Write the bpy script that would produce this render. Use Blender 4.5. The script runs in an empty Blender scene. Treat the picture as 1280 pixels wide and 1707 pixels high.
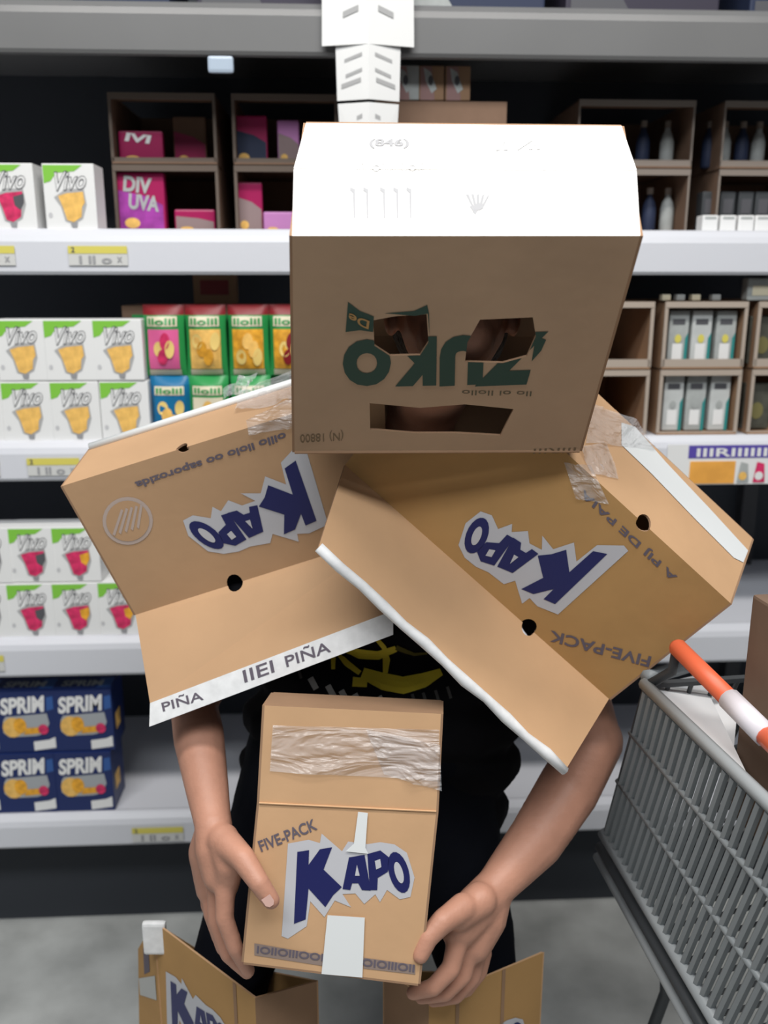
import bpy, bmesh, math, random
from mathutils import Vector as V, Matrix
from mathutils.geometry import tessellate_polygon
from mathutils.bvhtree import BVHTree
R = math.radians
random.seed(7)
SC = bpy.context.scene
COL = SC.collection

# ------------------------------------------------------------ camera
PITCH = math.atan(.255)
CP, SP = math.cos(PITCH), math.sin(PITCH)
CAM = V((0, 0, 1.52))
FPX = 1500.0
cd = bpy.data.cameras.new('camera')
cd.sensor_fit = 'VERTICAL'; cd.sensor_height = 24.0
cd.lens = 24.0 * FPX / 1707.0
cd.clip_start = .02
cam = bpy.data.objects.new('camera', cd); COL.objects.link(cam)
cam.location = CAM; cam.rotation_euler = (math.pi/2 - PITCH, 0, 0)
cd.dof.use_dof = True; cd.dof.focus_distance = 1.12; cd.dof.aperture_fstop = 2.4
SC.camera = cam
# ------------------------------------------------------------ light
w = bpy.data.worlds.new('world'); SC.world = w; w.use_nodes = True
w.node_tree.nodes['Background'].inputs[0].default_value = (.86, .93, 1, 1)
w.node_tree.nodes['Background'].inputs[1].default_value = .11
def area(name, loc, rot, sx, sy, power, col=(1, .97, .93)):
    l = bpy.data.lights.new(name, 'AREA'); l.shape = 'RECTANGLE'; l.size = sx; l.size_y = sy
    l.energy = power; l.color = col
    o = bpy.data.objects.new(name, l); o.location = loc; o.rotation_euler = rot; COL.objects.link(o)
area('ceiling_lamp', (.1, .55, 3.3), (0, 0, 0), 2.6, .30, 58)
area('aisle_lamp', (-.2, -.5, 3.3), (R(16), 0, 0), 3.2, .5, 60, (.95, .98, 1))
SC.view_settings.view_transform = 'Standard'
SC.view_settings.look = 'None'
SC.view_settings.exposure = 0.12
SC.view_settings.gamma = 1
SC.view_settings.use_curve_mapping = False

# ------------------------------------------------------------ geometry helpers
def U(px, py, Y):
    """world point that the lens sees at (px,py) at distance Y down the aisle"""
    a = (px - 640) / FPX; b = -(py - 853.5) / FPX
    d = V((a, CP + b*SP, -SP + b*CP))
    return CAM + d * (Y / d.y)
def ray(px, py):
    a = (px - 640) / FPX; b = -(py - 853.5) / FPX
    return V((a, CP + b*SP, -SP + b*CP))
def proj(P):
    d = P - CAM
    z = d.y*CP - d.z*SP
    return (640 + FPX*d.x/z, 853.5 - FPX*(d.y*SP + d.z*CP)/z)

# ------------------------------------------------------------ materials
MATS = {}
def mat(name, col, rough=.6, metal=0, noise=0, nscale=20, bump=0, bscale=60, spec=.4, wave=0, alpha=1, coat=0, stretch=None, emit=0):
    if name in MATS: return MATS[name]
    m = bpy.data.materials.new(name); m.use_nodes = True
    nt = m.node_tree; b = nt.nodes['Principled BSDF']
    b.inputs['Base Color'].default_value = (*col, 1)
    b.inputs['Roughness'].default_value = rough
    b.inputs['Metallic'].default_value = metal
    b.inputs['Specular IOR Level'].default_value = spec
    b.inputs['Coat Weight'].default_value = coat
    b.inputs['Alpha'].default_value = alpha
    tc = nt.nodes.new('ShaderNodeTexCoord')
    src = tc.outputs['Object']
    if stretch:
        mp = nt.nodes.new('ShaderNodeMapping'); mp.inputs['Scale'].default_value = stretch
        nt.links.new(src, mp.inputs[0]); src = mp.outputs[0]
    if noise:
        n = nt.nodes.new('ShaderNodeTexNoise'); n.inputs['Scale'].default_value = nscale; n.inputs['Detail'].default_value = 5
        nt.links.new(src, n.inputs['Vector'])
        r = nt.nodes.new('ShaderNodeValToRGB')
        r.color_ramp.elements[0].position = .3; r.color_ramp.elements[1].position = .7
        r.color_ramp.elements[0].color = (*[c*(1-noise) for c in col], 1)
        r.color_ramp.elements[1].color = (*[min(1, c*(1+noise)) for c in col], 1)
        nt.links.new(n.outputs['Fac'], r.inputs[0]); nt.links.new(r.outputs[0], b.inputs['Base Color'])
    if bump:
        n2 = nt.nodes.new('ShaderNodeTexNoise'); n2.inputs['Scale'].default_value = bscale
        nt.links.new(src, n2.inputs['Vector'])
        bp = nt.nodes.new('ShaderNodeBump'); bp.inputs['Strength'].default_value = bump; bp.inputs['Distance'].default_value = .01
        nt.links.new(n2.outputs['Fac'], bp.inputs['Height']); nt.links.new(bp.outputs[0], b.inputs['Normal'])
    MATS[name] = m
    return m
KRAFT = mat('kraft board', (.47, .27, .105), .75, noise=.07, nscale=9, bump=.03, bscale=60, spec=.2)  # orange of bounced light on under-lit panels is mixed into this colour
HEADK = mat('grey brown kraft board', (.46, .31, .20), .75, noise=.06, nscale=9, bump=.03, bscale=60, spec=.2)
KRAFT2 = mat('lit kraft board', (.60, .37, .205), .75, noise=.05, nscale=9, bump=.03, bscale=60, spec=.2)  # lighter copy of the kraft, light on upturned faces put into the colour
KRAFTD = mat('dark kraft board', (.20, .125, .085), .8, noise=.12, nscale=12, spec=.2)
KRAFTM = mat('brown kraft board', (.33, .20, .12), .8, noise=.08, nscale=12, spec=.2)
KTOP = mat('white top board', (.93, .91, .88), .6, noise=.03, nscale=8)  # head carton's top flaps, whiter than its brown sides
KRAFTL = mat('tan kraft board', (.50, .31, .175), .75, noise=.05, nscale=9, bump=.03, bscale=60, spec=.2)
EDGE = mat('board edge white', (.82, .82, .82), .6, noise=.08, nscale=70)
INNER = mat('shaded board inside', (.10, .055, .030), .85)  # kraft darkened in colour to stand in for shade inside the cartons
WTAPE = mat('white tape', (.78, .80, .80), .35)
BLUE = mat('navy print', (.012, .015, .105), .45)
WPRINT = mat('pale print outline', (.54, .54, .57), .6)
GRYP = mat('grey blue print', (.13, .11, .14), .7)
FAINT = mat('faint print', (.34, .34, .35), .7)
FAINTW = mat('pale mark print', (.55, .55, .56), .7)
FAINTK = mat('faded stamp print', (.48, .38, .33), .7)
GREEN = mat('dark green print', (.018, .055, .038), .6)
BLACK = mat('black', (.01, .01, .012), .6)
WHITE = mat('white card', (.80, .80, .79), .5)
SHELFW = mat('white shelf enamel', (.66, .67, .715), .38, bump=.02)
SHELFG = mat('grey top shelf', (.17, .17, .17), .3, noise=.05, nscale=4)  # topmost shelf and lip, greyer than the other four
SHELFD = mat('dark back panel', (.045, .050, .060), .8)
SKIN = mat('skin', (.50, .25, .17), .5, noise=.08, nscale=25, bump=.06, bscale=200)
NAIL = mat('nail', (.66, .42, .36), .3)
SHIRT = mat('black cotton', (.009, .009, .011), .95, bump=.25, bscale=18, spec=.08)
TROUS = mat('dark denim', (.006, .007, .011), .95, bump=.25, bscale=25, spec=.1)
YEL = mat('yellow shirt print', (.80, .64, .04), .7)
GREYP = mat('pale shirt print', (.42, .43, .42), .7)
HAIR = mat('dark hair', (.012, .009, .008), .6, bump=.5, bscale=120)
CARTG = mat('grey cart plastic', (.23, .25, .26), .45)
CARTL = mat('light grey cart plastic', (.30, .32, .33), .4)
CARTD = mat('dark cart plastic', (.05, .055, .06), .5)
ORANGE = mat('orange red handle', (.75, .14, .06), .4)
ORP = mat('cart white panel', (.92, .92, .93), .4)
LABELW = mat('handle label', (.70, .66, .70), .4)
CYEL = mat('yellow price band', (.68, .60, .12), .6)
LIME = mat('lime print', (.22, .55, .06), .5)
POUG = mat('green foil', (.03, .30, .08), .3)
POUB = mat('blue foil', (.01, .16, .34), .3)
REDD = mat('dark red foil', (.22, .015, .02), .4)
FOR1 = mat('orange fruit print', (.80, .36, .03), .5, noise=.35, nscale=60)
FYEL = mat('mango fruit print', (.85, .50, .13), .5, noise=.2, nscale=60)
FPNK = mat('berry fruit print', (.62, .03, .12), .5, noise=.4, nscale=60)
FPK2 = mat('pink foil print', (.75, .13, .33), .4)
CRM = mat('cream print', (.75, .68, .50), .5)
DGREY = mat('dark grey print', (.09, .09, .10), .6)
PURP = mat('purple foil', (.34, .05, .33), .35, noise=.35, nscale=30)
MAGE = mat('magenta foil', (.36, .01, .09), .35)
LILAC = mat('lilac card', (.50, .20, .46), .5)
NAVYB = mat('navy box print', (.008, .022, .115), .4)
NAVYL = mat('light navy print', (.03, .10, .33), .4)
TEAL = mat('teal print', (.03, .25, .24), .5)
PALEG = mat('pale grey carton', (.40, .42, .41), .5, noise=.15, nscale=30)
DARKB = mat('dim blue carton', (.02, .03, .07), .6)
VIOL = mat('violet banner', (.10, .07, .38), .5)
FLOORM = mat('concrete floor', (.48, .49, .475), .5, noise=.22, nscale=7, bump=.03)
def tape_mat():
    m = bpy.data.materials.new('clear wrinkled tape'); m.use_nodes = True
    nt = m.node_tree; nt.nodes.clear()
    out = nt.nodes.new('ShaderNodeOutputMaterial')
    mx = nt.nodes.new('ShaderNodeMixShader'); mx.inputs[0].default_value = .30
    tr = nt.nodes.new('ShaderNodeBsdfTransparent')
    pb = nt.nodes.new('ShaderNodeBsdfPrincipled')
    pb.inputs['Base Color'].default_value = (.75, .75, .77, 1); pb.inputs['Roughness'].default_value = .22
    pb.inputs['Specular IOR Level'].default_value = 1
    tc = nt.nodes.new('ShaderNodeTexCoord'); mp = nt.nodes.new('ShaderNodeMapping'); mp.inputs['Scale'].default_value = (7, 12, 26)
    n = nt.nodes.new('ShaderNodeTexNoise'); n.inputs['Scale'].default_value = 1.2; n.inputs['Detail'].default_value = 3; n.inputs['Distortion'].default_value = 1
    bp = nt.nodes.new('ShaderNodeBump'); bp.inputs['Strength'].default_value = 1; bp.inputs['Distance'].default_value = .03
    L = nt.links.new
    L(tc.outputs['Object'], mp.inputs[0]); L(mp.outputs[0], n.inputs['Vector']); L(n.outputs['Fac'], bp.inputs['Height']); L(bp.outputs[0], pb.inputs['Normal'])
    L(tr.outputs[0], mx.inputs[1]); L(pb.outputs[0], mx.inputs[2]); L(mx.outputs[0], out.inputs[0])
    return m
TAPE = tape_mat()

# ------------------------------------------------------------ text cache
_T = {}
def glyphs(body, bold=0.0, shear=0.0, font=None):
    k = (body, bold, shear)
    if k in _T: return _T[k]
    c = bpy.data.curves.new('lettering', 'FONT'); c.body = body; c.size = 1; c.offset = bold; c.shear = shear
    c.resolution_u = 4; c.fill_mode = 'FRONT'
    o = bpy.data.objects.new('lettering', c)
    me = bpy.data.meshes.new_from_object(o)
    vs = [v.co.copy() for v in me.vertices]; fs = [tuple(p.vertices) for p in me.polygons]
    bpy.data.objects.remove(o); bpy.data.meshes.remove(me); bpy.data.curves.remove(c)
    x0 = min(v.x for v in vs); x1 = max(v.x for v in vs); y0 = min(v.y for v in vs); y1 = max(v.y for v in vs)
    vs = [((v.x-x0)/(x1-x0), (v.y-y0)/(y1-y0)) for v in vs]
    _T[k] = (vs, fs); return _T[k]

# ------------------------------------------------------------ mesh builder
class MB:
    def __init__(s): s.v = []; s.f = []; s.m = []; s.mats = []
    def mi(s, m):
        if m not in s.mats: s.mats.append(m)
        return s.mats.index(m)
    def raw(s, vs, fs, m):
        o = len(s.v); s.v += [V(v) for v in vs]; i = s.mi(m)
        for f in fs: s.f.append([o+a for a in f]); s.m.append(i)
    def box(s, a, b, m):
        x0, y0, z0 = a; x1, y1, z1 = b
        vs = [(x0,y0,z0),(x1,y0,z0),(x1,y1,z0),(x0,y1,z0),(x0,y0,z1),(x1,y0,z1),(x1,y1,z1),(x0,y1,z1)]
        s.raw(vs, [(3,2,1,0),(4,5,6,7),(0,1,5,4),(1,2,6,5),(2,3,7,6),(3,0,4,7)], m)
    def chamfer(s, a, b, m, c=.003):
        bm = bmesh.new(); bmesh.ops.create_cube(bm, size=1)
        for v in bm.verts:
            v.co = V([a[i] + (v.co[i]+.5)*(b[i]-a[i]) for i in range(3)])
        bmesh.ops.bevel(bm, geom=list(bm.edges), offset=c, segments=2, affect='EDGES', profile=.6)
        bm.verts.index_update()
        s.raw([v.co.copy() for v in bm.verts], [[v.index for v in f.verts] for f in bm.faces], m); bm.free()
    def tube(s, pts, r, m, n=8, cap=True):
        pts = [V(p) for p in pts]; rs = r if isinstance(r, (list, tuple)) else [r]*len(pts)
        o = len(s.v); i = s.mi(m); prev = None
        for k, p in enumerate(pts):
            t = (pts[min(k+1, len(pts)-1)] - pts[max(k-1, 0)]).normalized()
            a = prev if prev is not None else (V((0,0,1)) if abs(t.z) < .9 else V((1,0,0)))
            a = (a - t*a.dot(t)).normalized(); prev = a; b = t.cross(a)
            for j in range(n):
                th = 2*math.pi*j/n
                s.v.append(p + (a*math.cos(th)+b*math.sin(th))*rs[k])
        for k in range(len(pts)-1):
            for j in range(n):
                s.f.append([o+k*n+j, o+k*n+(j+1)%n, o+(k+1)*n+(j+1)%n, o+(k+1)*n+j]); s.m.append(i)
        if cap:
            s.f.append([o+j for j in range(n)][::-1]); s.m.append(i)
            e = o+(len(pts)-1)*n; s.f.append([e+j for j in range(n)]); s.m.append(i)
    def poly(s, pts, m):          # flat polygon with concavities, any plane
        t = tessellate_polygon([[V(p) for p in pts]])
        s.raw(pts, [tuple(x) for x in t], m)
    def fpoly(s, y, pts, m):      # polygon on a box front (x,z) at y, facing -y
        P = [V((a, y, b)) for a, b in pts]
        t = tessellate_polygon([P])
        fs = []
        for a, b, c in t:
            n = (P[b]-P[a]).cross(P[c]-P[a])
            fs.append((a, b, c) if n.y < 0 else (a, c, b))
        s.raw(P, fs, m)
    def ftext(s, body, x0, z0, x1, z1, y, m, bold=.02, shear=0, rise=0):
        vs, fs = glyphs(body, bold, shear)
        s.raw([V((x0+(x1-x0)*a, y, z0+(z1-z0)*b+rise*a)) for a, b in vs], fs, m)
    def build(s, name, parent=None, smooth=False, loc=None, rz=0):
        me = bpy.data.meshes.new(name); me.from_pydata([tuple(v) for v in s.v], [], s.f); me.update()
        for m in s.mats: me.materials.append(m)
        me.polygons.foreach_set('material_index', s.m)
        if smooth: me.polygons.foreach_set('use_smooth', [True]*len(me.polygons))
        o = bpy.data.objects.new(name, me); COL.objects.link(o)
        if parent: o.parent = parent
        if loc is not None: o.location = loc
        if rz: o.rotation_euler.z = rz
        return o
def tag(o, label=None, cat=None, group=None, kind=None):
    if label: o['label'] = label
    if cat: o['category'] = cat
    if group: o['group'] = group
    if kind: o['kind'] = kind
    return o
def empty(name, loc, rz=0, label=None, cat=None, group=None):
    o = bpy.data.objects.new(name, None); o.empty_display_size = .05; COL.objects.link(o)
    o.location = loc; o.rotation_euler.z = rz
    tag(o, label, cat, group); return o
def kids(o): return [c for c in o.children]
def copy_tree(o, parent=None):
    c = o.copy(); COL.objects.link(c)
    if parent: c.parent = parent
    for ch in kids(o): copy_tree(ch, c)
    return c
class Rooted(MB):
    """same builder, but points are given in world space and stored relative to a root"""
    def __init__(s, root): super().__init__(); s.root = root
    def put(s, name, smooth=False, parent=None):
        s.v = [v - s.root.location for v in s.v]
        return s.build(name, parent or s.root, smooth)

# ------------------------------------------------------------ carton panel (bilinear sheet with thickness, holes and print)
class Panel:
    def __init__(s, p00, p10, p11, p01, bulge=0):
        s.c = [V(p00), V(p10), V(p11), V(p01)]; s.bulge = bulge
        n = (s.c[1]-s.c[0]).cross(s.c[3]-s.c[0]).normalized()
        if n.dot(s.c[0]-CAM) > 0: n = -n
        s.n = n                       # towards the viewer
    def at(s, u, v, off=0):
        a, b, c, d = s.c
        p = a*(1-u)*(1-v) + b*u*(1-v) + c*u*v + d*(1-u)*v
        return p + s.n*(off + s.bulge*16*max(0, u*(1-u))*max(0, v*(1-v)))
    def uv(s, px, py):
        u = v = .5
        for _ in range(25):
            q = proj(s.at(u, v)); qu = proj(s.at(u+1e-3, v)); qv = proj(s.at(u, v+1e-3))
            a = (qu[0]-q[0])/1e-3; b = (qv[0]-q[0])/1e-3; c = (qu[1]-q[1])/1e-3; d = (qv[1]-q[1])/1e-3
            ex, ey = px-q[0], py-q[1]; D = a*d-b*c
            u += (d*ex-b*ey)/D; v += (-c*ex+a*ey)/D
        return u, v
    def sheet(s, mb, m, outer=None, holes=(), th=.003, edge=None, back=None):
        """outer / holes: lists of uv; a plain sheet is a small grid so it can bulge"""
        if outer is None and not holes:
            N = 6
            for side, off in ((0, 0), (1, -th)):
                vs = [s.at(i/N, j/N, off) for j in range(N+1) for i in range(N+1)]
                fs = [(j*(N+1)+i, j*(N+1)+i+1, (j+1)*(N+1)+i+1, (j+1)*(N+1)+i) for j in range(N) for i in range(N)]
                mb.raw(vs, fs, m if not side else (back or INNER))
            outer = [(i/N, 0) for i in range(N)] + [(1, i/N) for i in range(N)] + [(1-i/N, 1) for i in range(N)] + [(0, 1-i/N) for i in range(N)]
            loops = [outer]
        else:
            outer = outer or [(0,0),(1,0),(1,1),(0,1)]
            loops = [outer] + [list(h) for h in holes]
            L3 = [[V((a, b, 0)) for a, b in l] for l in loops]
            t = tessellate_polygon(L3); flat = [p for l in loops for p in l]
            mb.raw([s.at(a, b) for a, b in flat], [tuple(x) for x in t], m)
            mb.raw([s.at(a, b, -th) for a, b in flat], [tuple(x) for x in t], back or INNER)
        for l in loops:
            k = len(l)
            mb.raw([s.at(a, b) for a, b in l] + [s.at(a, b, -th) for a, b in l],
                   [(i, (i+1) % k, k+(i+1) % k, k+i) for i in range(k)], edge or KRAFTM)
    def decal(s, mb, pts, m, off=.0006, px=True):
        q = [s.uv(*p) for p in pts] if px else pts
        t = tessellate_polygon([[V((a, b, 0)) for a, b in q]])
        mb.raw([s.at(a, b, off) for a, b in q], [tuple(x) for x in t], m)
    def text(s, mb, body, p0, p1, pup, m, off=.0008, bold=.02, shear=0):
        """px anchors: p0 = baseline start, p1 = baseline end, pup = top above the start"""
        a, b, c = (V((*s.uv(*p), 0)) for p in (p0, p1, pup))
        vs, fs = glyphs(body, bold, shear)
        mb.raw([s.at(*((a+(b-a)*x+(c-a)*y).xy), off) for x, y in vs], fs, m)
    def cut_text(s, mb, body, p0, p1, pup, m, holes, off=.0008, bold=.06):
        """lettering with convex cut-outs taken away"""
        a, b, c = (V(s.uv(*p)) for p in (p0, p1, pup))
        vs, fs = glyphs(body, bold); H = []
        for h in holes:
            q = [V(s.uv(*p)) for p in h]; ar = sum(q[i].x*q[(i+1) % len(q)].y-q[(i+1) % len(q)].x*q[i].y for i in range(len(q)))
            H.append(q if ar > 0 else q[::-1])
        def clip(P, A, B, inside):
            o = []; d = lambda p: ((B.x-A.x)*(p.y-A.y)-(B.y-A.y)*(p.x-A.x))*(1 if inside else -1)
            for i in range(len(P)):
                p, n = P[i], P[(i+1) % len(P)]; dp, dn = d(p), d(n)
                if dp >= 0: o.append(p)
                if (dp >= 0) != (dn >= 0): o.append(p.lerp(n, dp/(dp-dn)))
            return o
        polys = [[a+(b-a)*vs[i][0]+(c-a)*vs[i][1] for i in f] for f in fs]
        for h in H:
            out = []
            for P in polys:
                for i in range(len(h)):
                    if len(P) < 3: break
                    o = clip(P, h[i], h[(i+1) % len(h)], False)
                    if len(o) >= 3: out.append(o)
                    P = clip(P, h[i], h[(i+1) % len(h)], True)
            polys = out
        for P in polys: mb.raw([s.at(p.x, p.y, off) for p in P], [tuple(range(len(P)))], m)
    def affine(s, mb, polys, anchors, m, off):
        """polys in design space; anchors = three (design point, px) pairs"""
        (d0, q0), (d1, q1), (d2, q2) = anchors
        A = [V((*s.uv(*q), 0)) for q in (q0, q1, q2)]
        D = [V(d) for d in (d0, d1, d2)]
        e1, e2 = D[1]-D[0], D[2]-D[0]; det = e1.x*e2.y-e1.y*e2.x
        for P in polys:
            q = []
            for p in P:
                w_ = V(p)-D[0]
                a = (w_.x*e2.y-w_.y*e2.x)/det; b = (e1.x*w_.y-e1.y*w_.x)/det
                r = A[0]+(A[1]-A[0])*a+(A[2]-A[0])*b; q.append((r.x, r.y))
            t = tessellate_polygon([[V((a, b, 0)) for a, b in q]])
            mb.raw([s.at(a, b, off) for a, b in q], [tuple(x) for x in t], m)
def ell(cx, cy, rx, ry, rot=0, n=20):
    c, s_ = math.cos(rot), math.sin(rot)
    return [(cx+rx*math.cos(t)*c-ry*math.sin(t)*s_, cy+rx*math.cos(t)*s_+ry*math.sin(t)*c) for t in [2*math.pi*i/n for i in range(n)]]
# jagged fruit drink logo, design space taken as seen upright (y down)
LOGO_W = [[(485,1050),(512,655),(600,640),(648,655),(655,615),(742,690),(768,650),(850,662),(905,655),(965,665),(1018,700),(1052,800),(1035,878),
           (990,888),(935,850),(905,900),(885,868),(838,908),(800,865),(745,868),(782,922),(712,895),(668,965),(608,900),(592,1005),(512,1060)]]
LOGO_B = [[(552,690),(602,683),(600,745),(648,680),(700,672),(664,765),(742,838),(705,872),(672,922),(600,845),(588,975),(538,995)],
          [(745,846),(772,715),(838,705),(866,852),(828,850),(812,822),(786,822),(778,850)],
          [(850,702),(905,688),(944,718),(938,775),(895,800),(893,850),(862,850)]]
LOGO_O = [ell(985, 778, 42, 86, -.30)]
LOGO_OI = [ell(985, 778, 17, 45, -.30)]
LOGO_AI = [[(798,790),(806,745),(818,790)], [(882,730),(905,722),(910,755),(888,765)]]
def kapo(P, mb, anc):
    P.affine(mb, LOGO_W, anc, WPRINT, .0006)
    P.affine(mb, LOGO_B + LOGO_O, anc, BLUE, .0012)
    P.affine(mb, LOGO_OI + LOGO_AI, anc, WPRINT, .0018)

# ============================================================ SETTING
m = MB(); m.box((-4, -3, -.05), (4, 3.4, 0), FLOORM); tag(m.build('floor'), kind='structure')
m = MB(); m.box((-4, 3.0, 0), (4, 3.1, 3.6), mat('store wall', (.25, .25, .26), .7, noise=.05)); tag(m.build('wall_back'), kind='structure')

# ------------------------------------------------------------ shelving
YAW = math.atan(.052)
ZS = {'E': 2.016, 'A': 1.618, 'B': 1.205, 'C': .778, 'D': .351}
sroot = empty('shelving_unit', (0, 1.85, 0), YAW, 'long white metal store shelving with five levels behind the box-clad person', 'shelving')
ORD = {'E': 'topmost', 'A': 'second', 'B': 'third', 'C': 'fourth', 'D': 'lowest'}
for k, z in ZS.items():
    mm = SHELFG if k == 'E' else SHELFW
    m = MB(); m.box((-2.1, .012, z-.03), (2.1, .47, z), SHELFW if k != 'E' else SHELFG)
    sh = m.build('shelf', sroot)
    H = {'E': .088, 'A': .083, 'B': .078, 'C': .083, 'D': .076}[k]
    m = MB()
    prof = [(.012, 0), (.0, .003), (-.006, .0), (-.014, -.010), (-.018, -.022), (-.018, -H+.006), (-.014, -H), (.004, -H), (.004, -.004)]
    for xa, xb in ((-2.1, -.028), (-.024, 2.1)):
        n = len(prof)
        m.raw([V((x, a, z+b)) for x in (xa, xb) for a, b in prof],
              [(i, (i+1) % n, n+(i+1) % n, n+i) for i in range(n)] + [tuple(range(n)), tuple(range(2*n-1, n-1, -1))], mm)
    m.build('shelf_lip', sh)
m = MB(); m.box((-2.1, .47, 0), (2.1, .49, 2.6), SHELFD); m.build('back_panel', sroot)
m = MB(); m.box((-2.1, .10, .0), (2.1, .12, .28), SHELFD); m.build('kick_panel', sroot)
for x in (-1.05, -.025, 1.0):
    m = MB(); m.box((x-.02, .43, 0), (x+.02, .468, 2.6), mat('upright grey', (.05, .05, .055), .5)); m.build('upright', sroot)

def sx(px, z, dy=.02):
    """x (in shelf frame) that is seen at pixel column px for a point at height z near the shelf edge"""
    x = 0
    for _ in range(8):
        Y = 1.85 + dy + .052*x
        x = (px-640)/FPX*(Y*CP + (1.52-z)*SP)
    return x
def SW(x, y, z):                       # shelf frame -> world
    return V((x*math.cos(YAW)-y*math.sin(YAW), 1.85+x*math.sin(YAW)+y*math.cos(YAW), z))

# ---- white drink mix boxes
def mix_box(fruit, extra=None):
    m = MB(); W_, D_, H_ = .098, .07, .121
    m.chamfer((-W_/2, 0, 0), (W_/2, D_, H_), WHITE, .002)
    y = -.0006
    m.fpoly(y, [(-.047, H_-.003), (.028, H_-.003), (.012, H_-.014), (-.022, H_-.017), (-.034, H_-.032), (-.047, H_-.036)], LIME)
    m.ftext('Vivo', -.026, .070, .034, .106, y-.0006, DGREY, .035, .35, .004)
    m.ftext('Vivo', -.025, .072, .033, .104, y-.001, WHITE, .0, .35, .004)
    cup = [(-.022, .062), (-.006, .067), (.026, .070), (.028, .050), (.022, .042), (.020, .024), (.004, .014), (-.008, .018), (-.014, .040)]
    m.fpoly(y, [(-.030, .060), (-.004, .076), (.028, .074), (.031, .046), (.022, .020), (.004, .010), (-.012, .016), (-.018, .042)], mat('cup shadow print', (.42, .42, .42), .6))
    m.fpoly(y-.0008, cup, fruit)
    if extra: m.fpoly(y-.0012, [(.008, .060), (.028, .066), (.028, .050), (.020, .036), (.010, .044)], extra)
    m.fpoly(y-.0008, [(-.002, .012), (.012, .014), (.010, .004), (.0, .005)], mat('cup foot print', (.30, .30, .31), .6))
    m.fpoly(y, ell(-.039, .027, .004, .005), FAINTW)
    return m.build('drink_mix_box')
P_OR = mix_box(FYEL); P_RD = mix_box(FPNK, FOR1); P_DK = mix_box(FPNK, DGREY)
used = {}
def place(proto, x, y, z, label, cat, group=None, dz=0, jig=0):
    if proto.name in used: o = copy_tree(proto)
    else: o = proto; used[proto.name] = 1
    p = SW(x, y, z); o.location = p; o.rotation_euler.z = YAW + dz
    for k in ('label', 'category', 'group'):
        if k in o: del o[k]
    tag(o, label, cat, group); return o
G = 'white drink mix boxes on the left shelves'
hb = .1225
def vrow(proto, pxs, key, tier, labels, shift=0):
    z = ZS[key]+.001+tier*hb
    for px, lab, pr in zip(pxs, labels, proto):
        place(pr, sx(px, z+.06, .01), .004+random.uniform(0, .004), z, lab, 'box', G, random.uniform(-.015, .015))
vrow([P_DK, P_OR], [16, 117], 'A', 0, ['white drink box with dark red fruit on the top-left shelf, cut by photo edge',
     'white drink box with orange fruit standing alone beside the purple pouch carton'])
vrow([P_OR]*3, [36, 117, 198], 'B', 1, ['white box with orange fruit, upper row of middle-left shelf, leftmost',
     'white box with orange fruit, upper row of middle-left shelf, middle of three', 'white box with orange fruit, upper row, touching the green pouches'])
vrow([P_OR]*4, [-36, 46, 127, 209], 'B', 0, ['sliver of a white box at the photo edge, lower row of the middle-left shelf', 'white box with orange fruit, lower row of middle-left shelf, leftmost whole one',
     'white box with orange fruit, lower row, second whole one from the left edge', 'white box with orange fruit, lower row, half behind the tilted shoulder box'])
vrow([P_DK, P_DK, P_RD], [-22, 53, 127], 'C', 1, ['white box with dark red fruit, upper row of fourth shelf, cut by photo edge',
     'white box with red and grey fruit, upper row of fourth shelf, middle', 'white box with bright red and orange fruit ending the upper row of fourth shelf'])
vrow([P_DK, P_DK, P_RD, P_RD], [-22, 53, 128, 201], 'C', 0, ['white box with dark fruit, lower row of fourth shelf, cut by photo edge',
     'white box with red and grey fruit, lower row of fourth shelf', 'white box with bright red fruit under the end box of the upper row',
     'white box with red fruit partly hidden by the brown shoulder box'])
# ---- blue juice powder boxes
def powder_box(v):
    m = MB(); W_, D_, H_ = .128, .10, .149
    m.chamfer((-W_/2, 0, 0), (W_/2, D_, H_), NAVYB, .002); y = -.0008
    m.ftext('SPRIM', -.054, .092, .044, .132, y, WHITE, .045, .12, .006)
    m.fpoly(y, [(-.050, .078), (-.044, .088), (-.010, .090), (.046, .094), (.050, .070), (.040, .046), (.020, .040), (-.040, .038), (-.052, .050)], mat('grey fruit panel', (.38, .40, .42), .5))
    m.fpoly(y-.0006, ell(-.030, .062, .022, .024), FYEL); m.fpoly(y-.0008, ell(-.014, .066, .014, .019), FOR1)
    m.fpoly(y-.001, [(-.008, .044), (.044, .048), (.042, .062), (.0, .060)], FOR1); m.fpoly(y-.0012, ell(.036, .056, .011, .012), FPNK)
    m.fpoly(y, [(.012, .004), (.060, .010), (.060, .036), (.046, .030), (.012, .026)], WHITE)
    m.fpoly(y, [(.046, .100), (.062, .104), (.062, .135), (.048, .132)], NAVYL)
    if v:
        vs, fs = glyphs('SPRIM', .03)
        m.raw([V((-.05+.09*a, .018+.03*b, H_+.0006)) for a, b in vs], fs, PALEG)
        m.raw([V((x, yy, H_+.0005)) for x, yy in ((.03,.01),(.06,.01),(.06,.06),(.03,.06))], [(0,1,2,3)], NAVYL)
    # side picture
    m.raw([V((W_/2+.0006, a, b)) for a, b in ((.02,.04),(.06,.04),(.06,.08),(.02,.08))], [(0,1,2,3)], FYEL)
    return m.build('juice_powder_box')
PB = powder_box(1); G2 = 'navy juice powder boxes on the lowest shelf'
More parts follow.
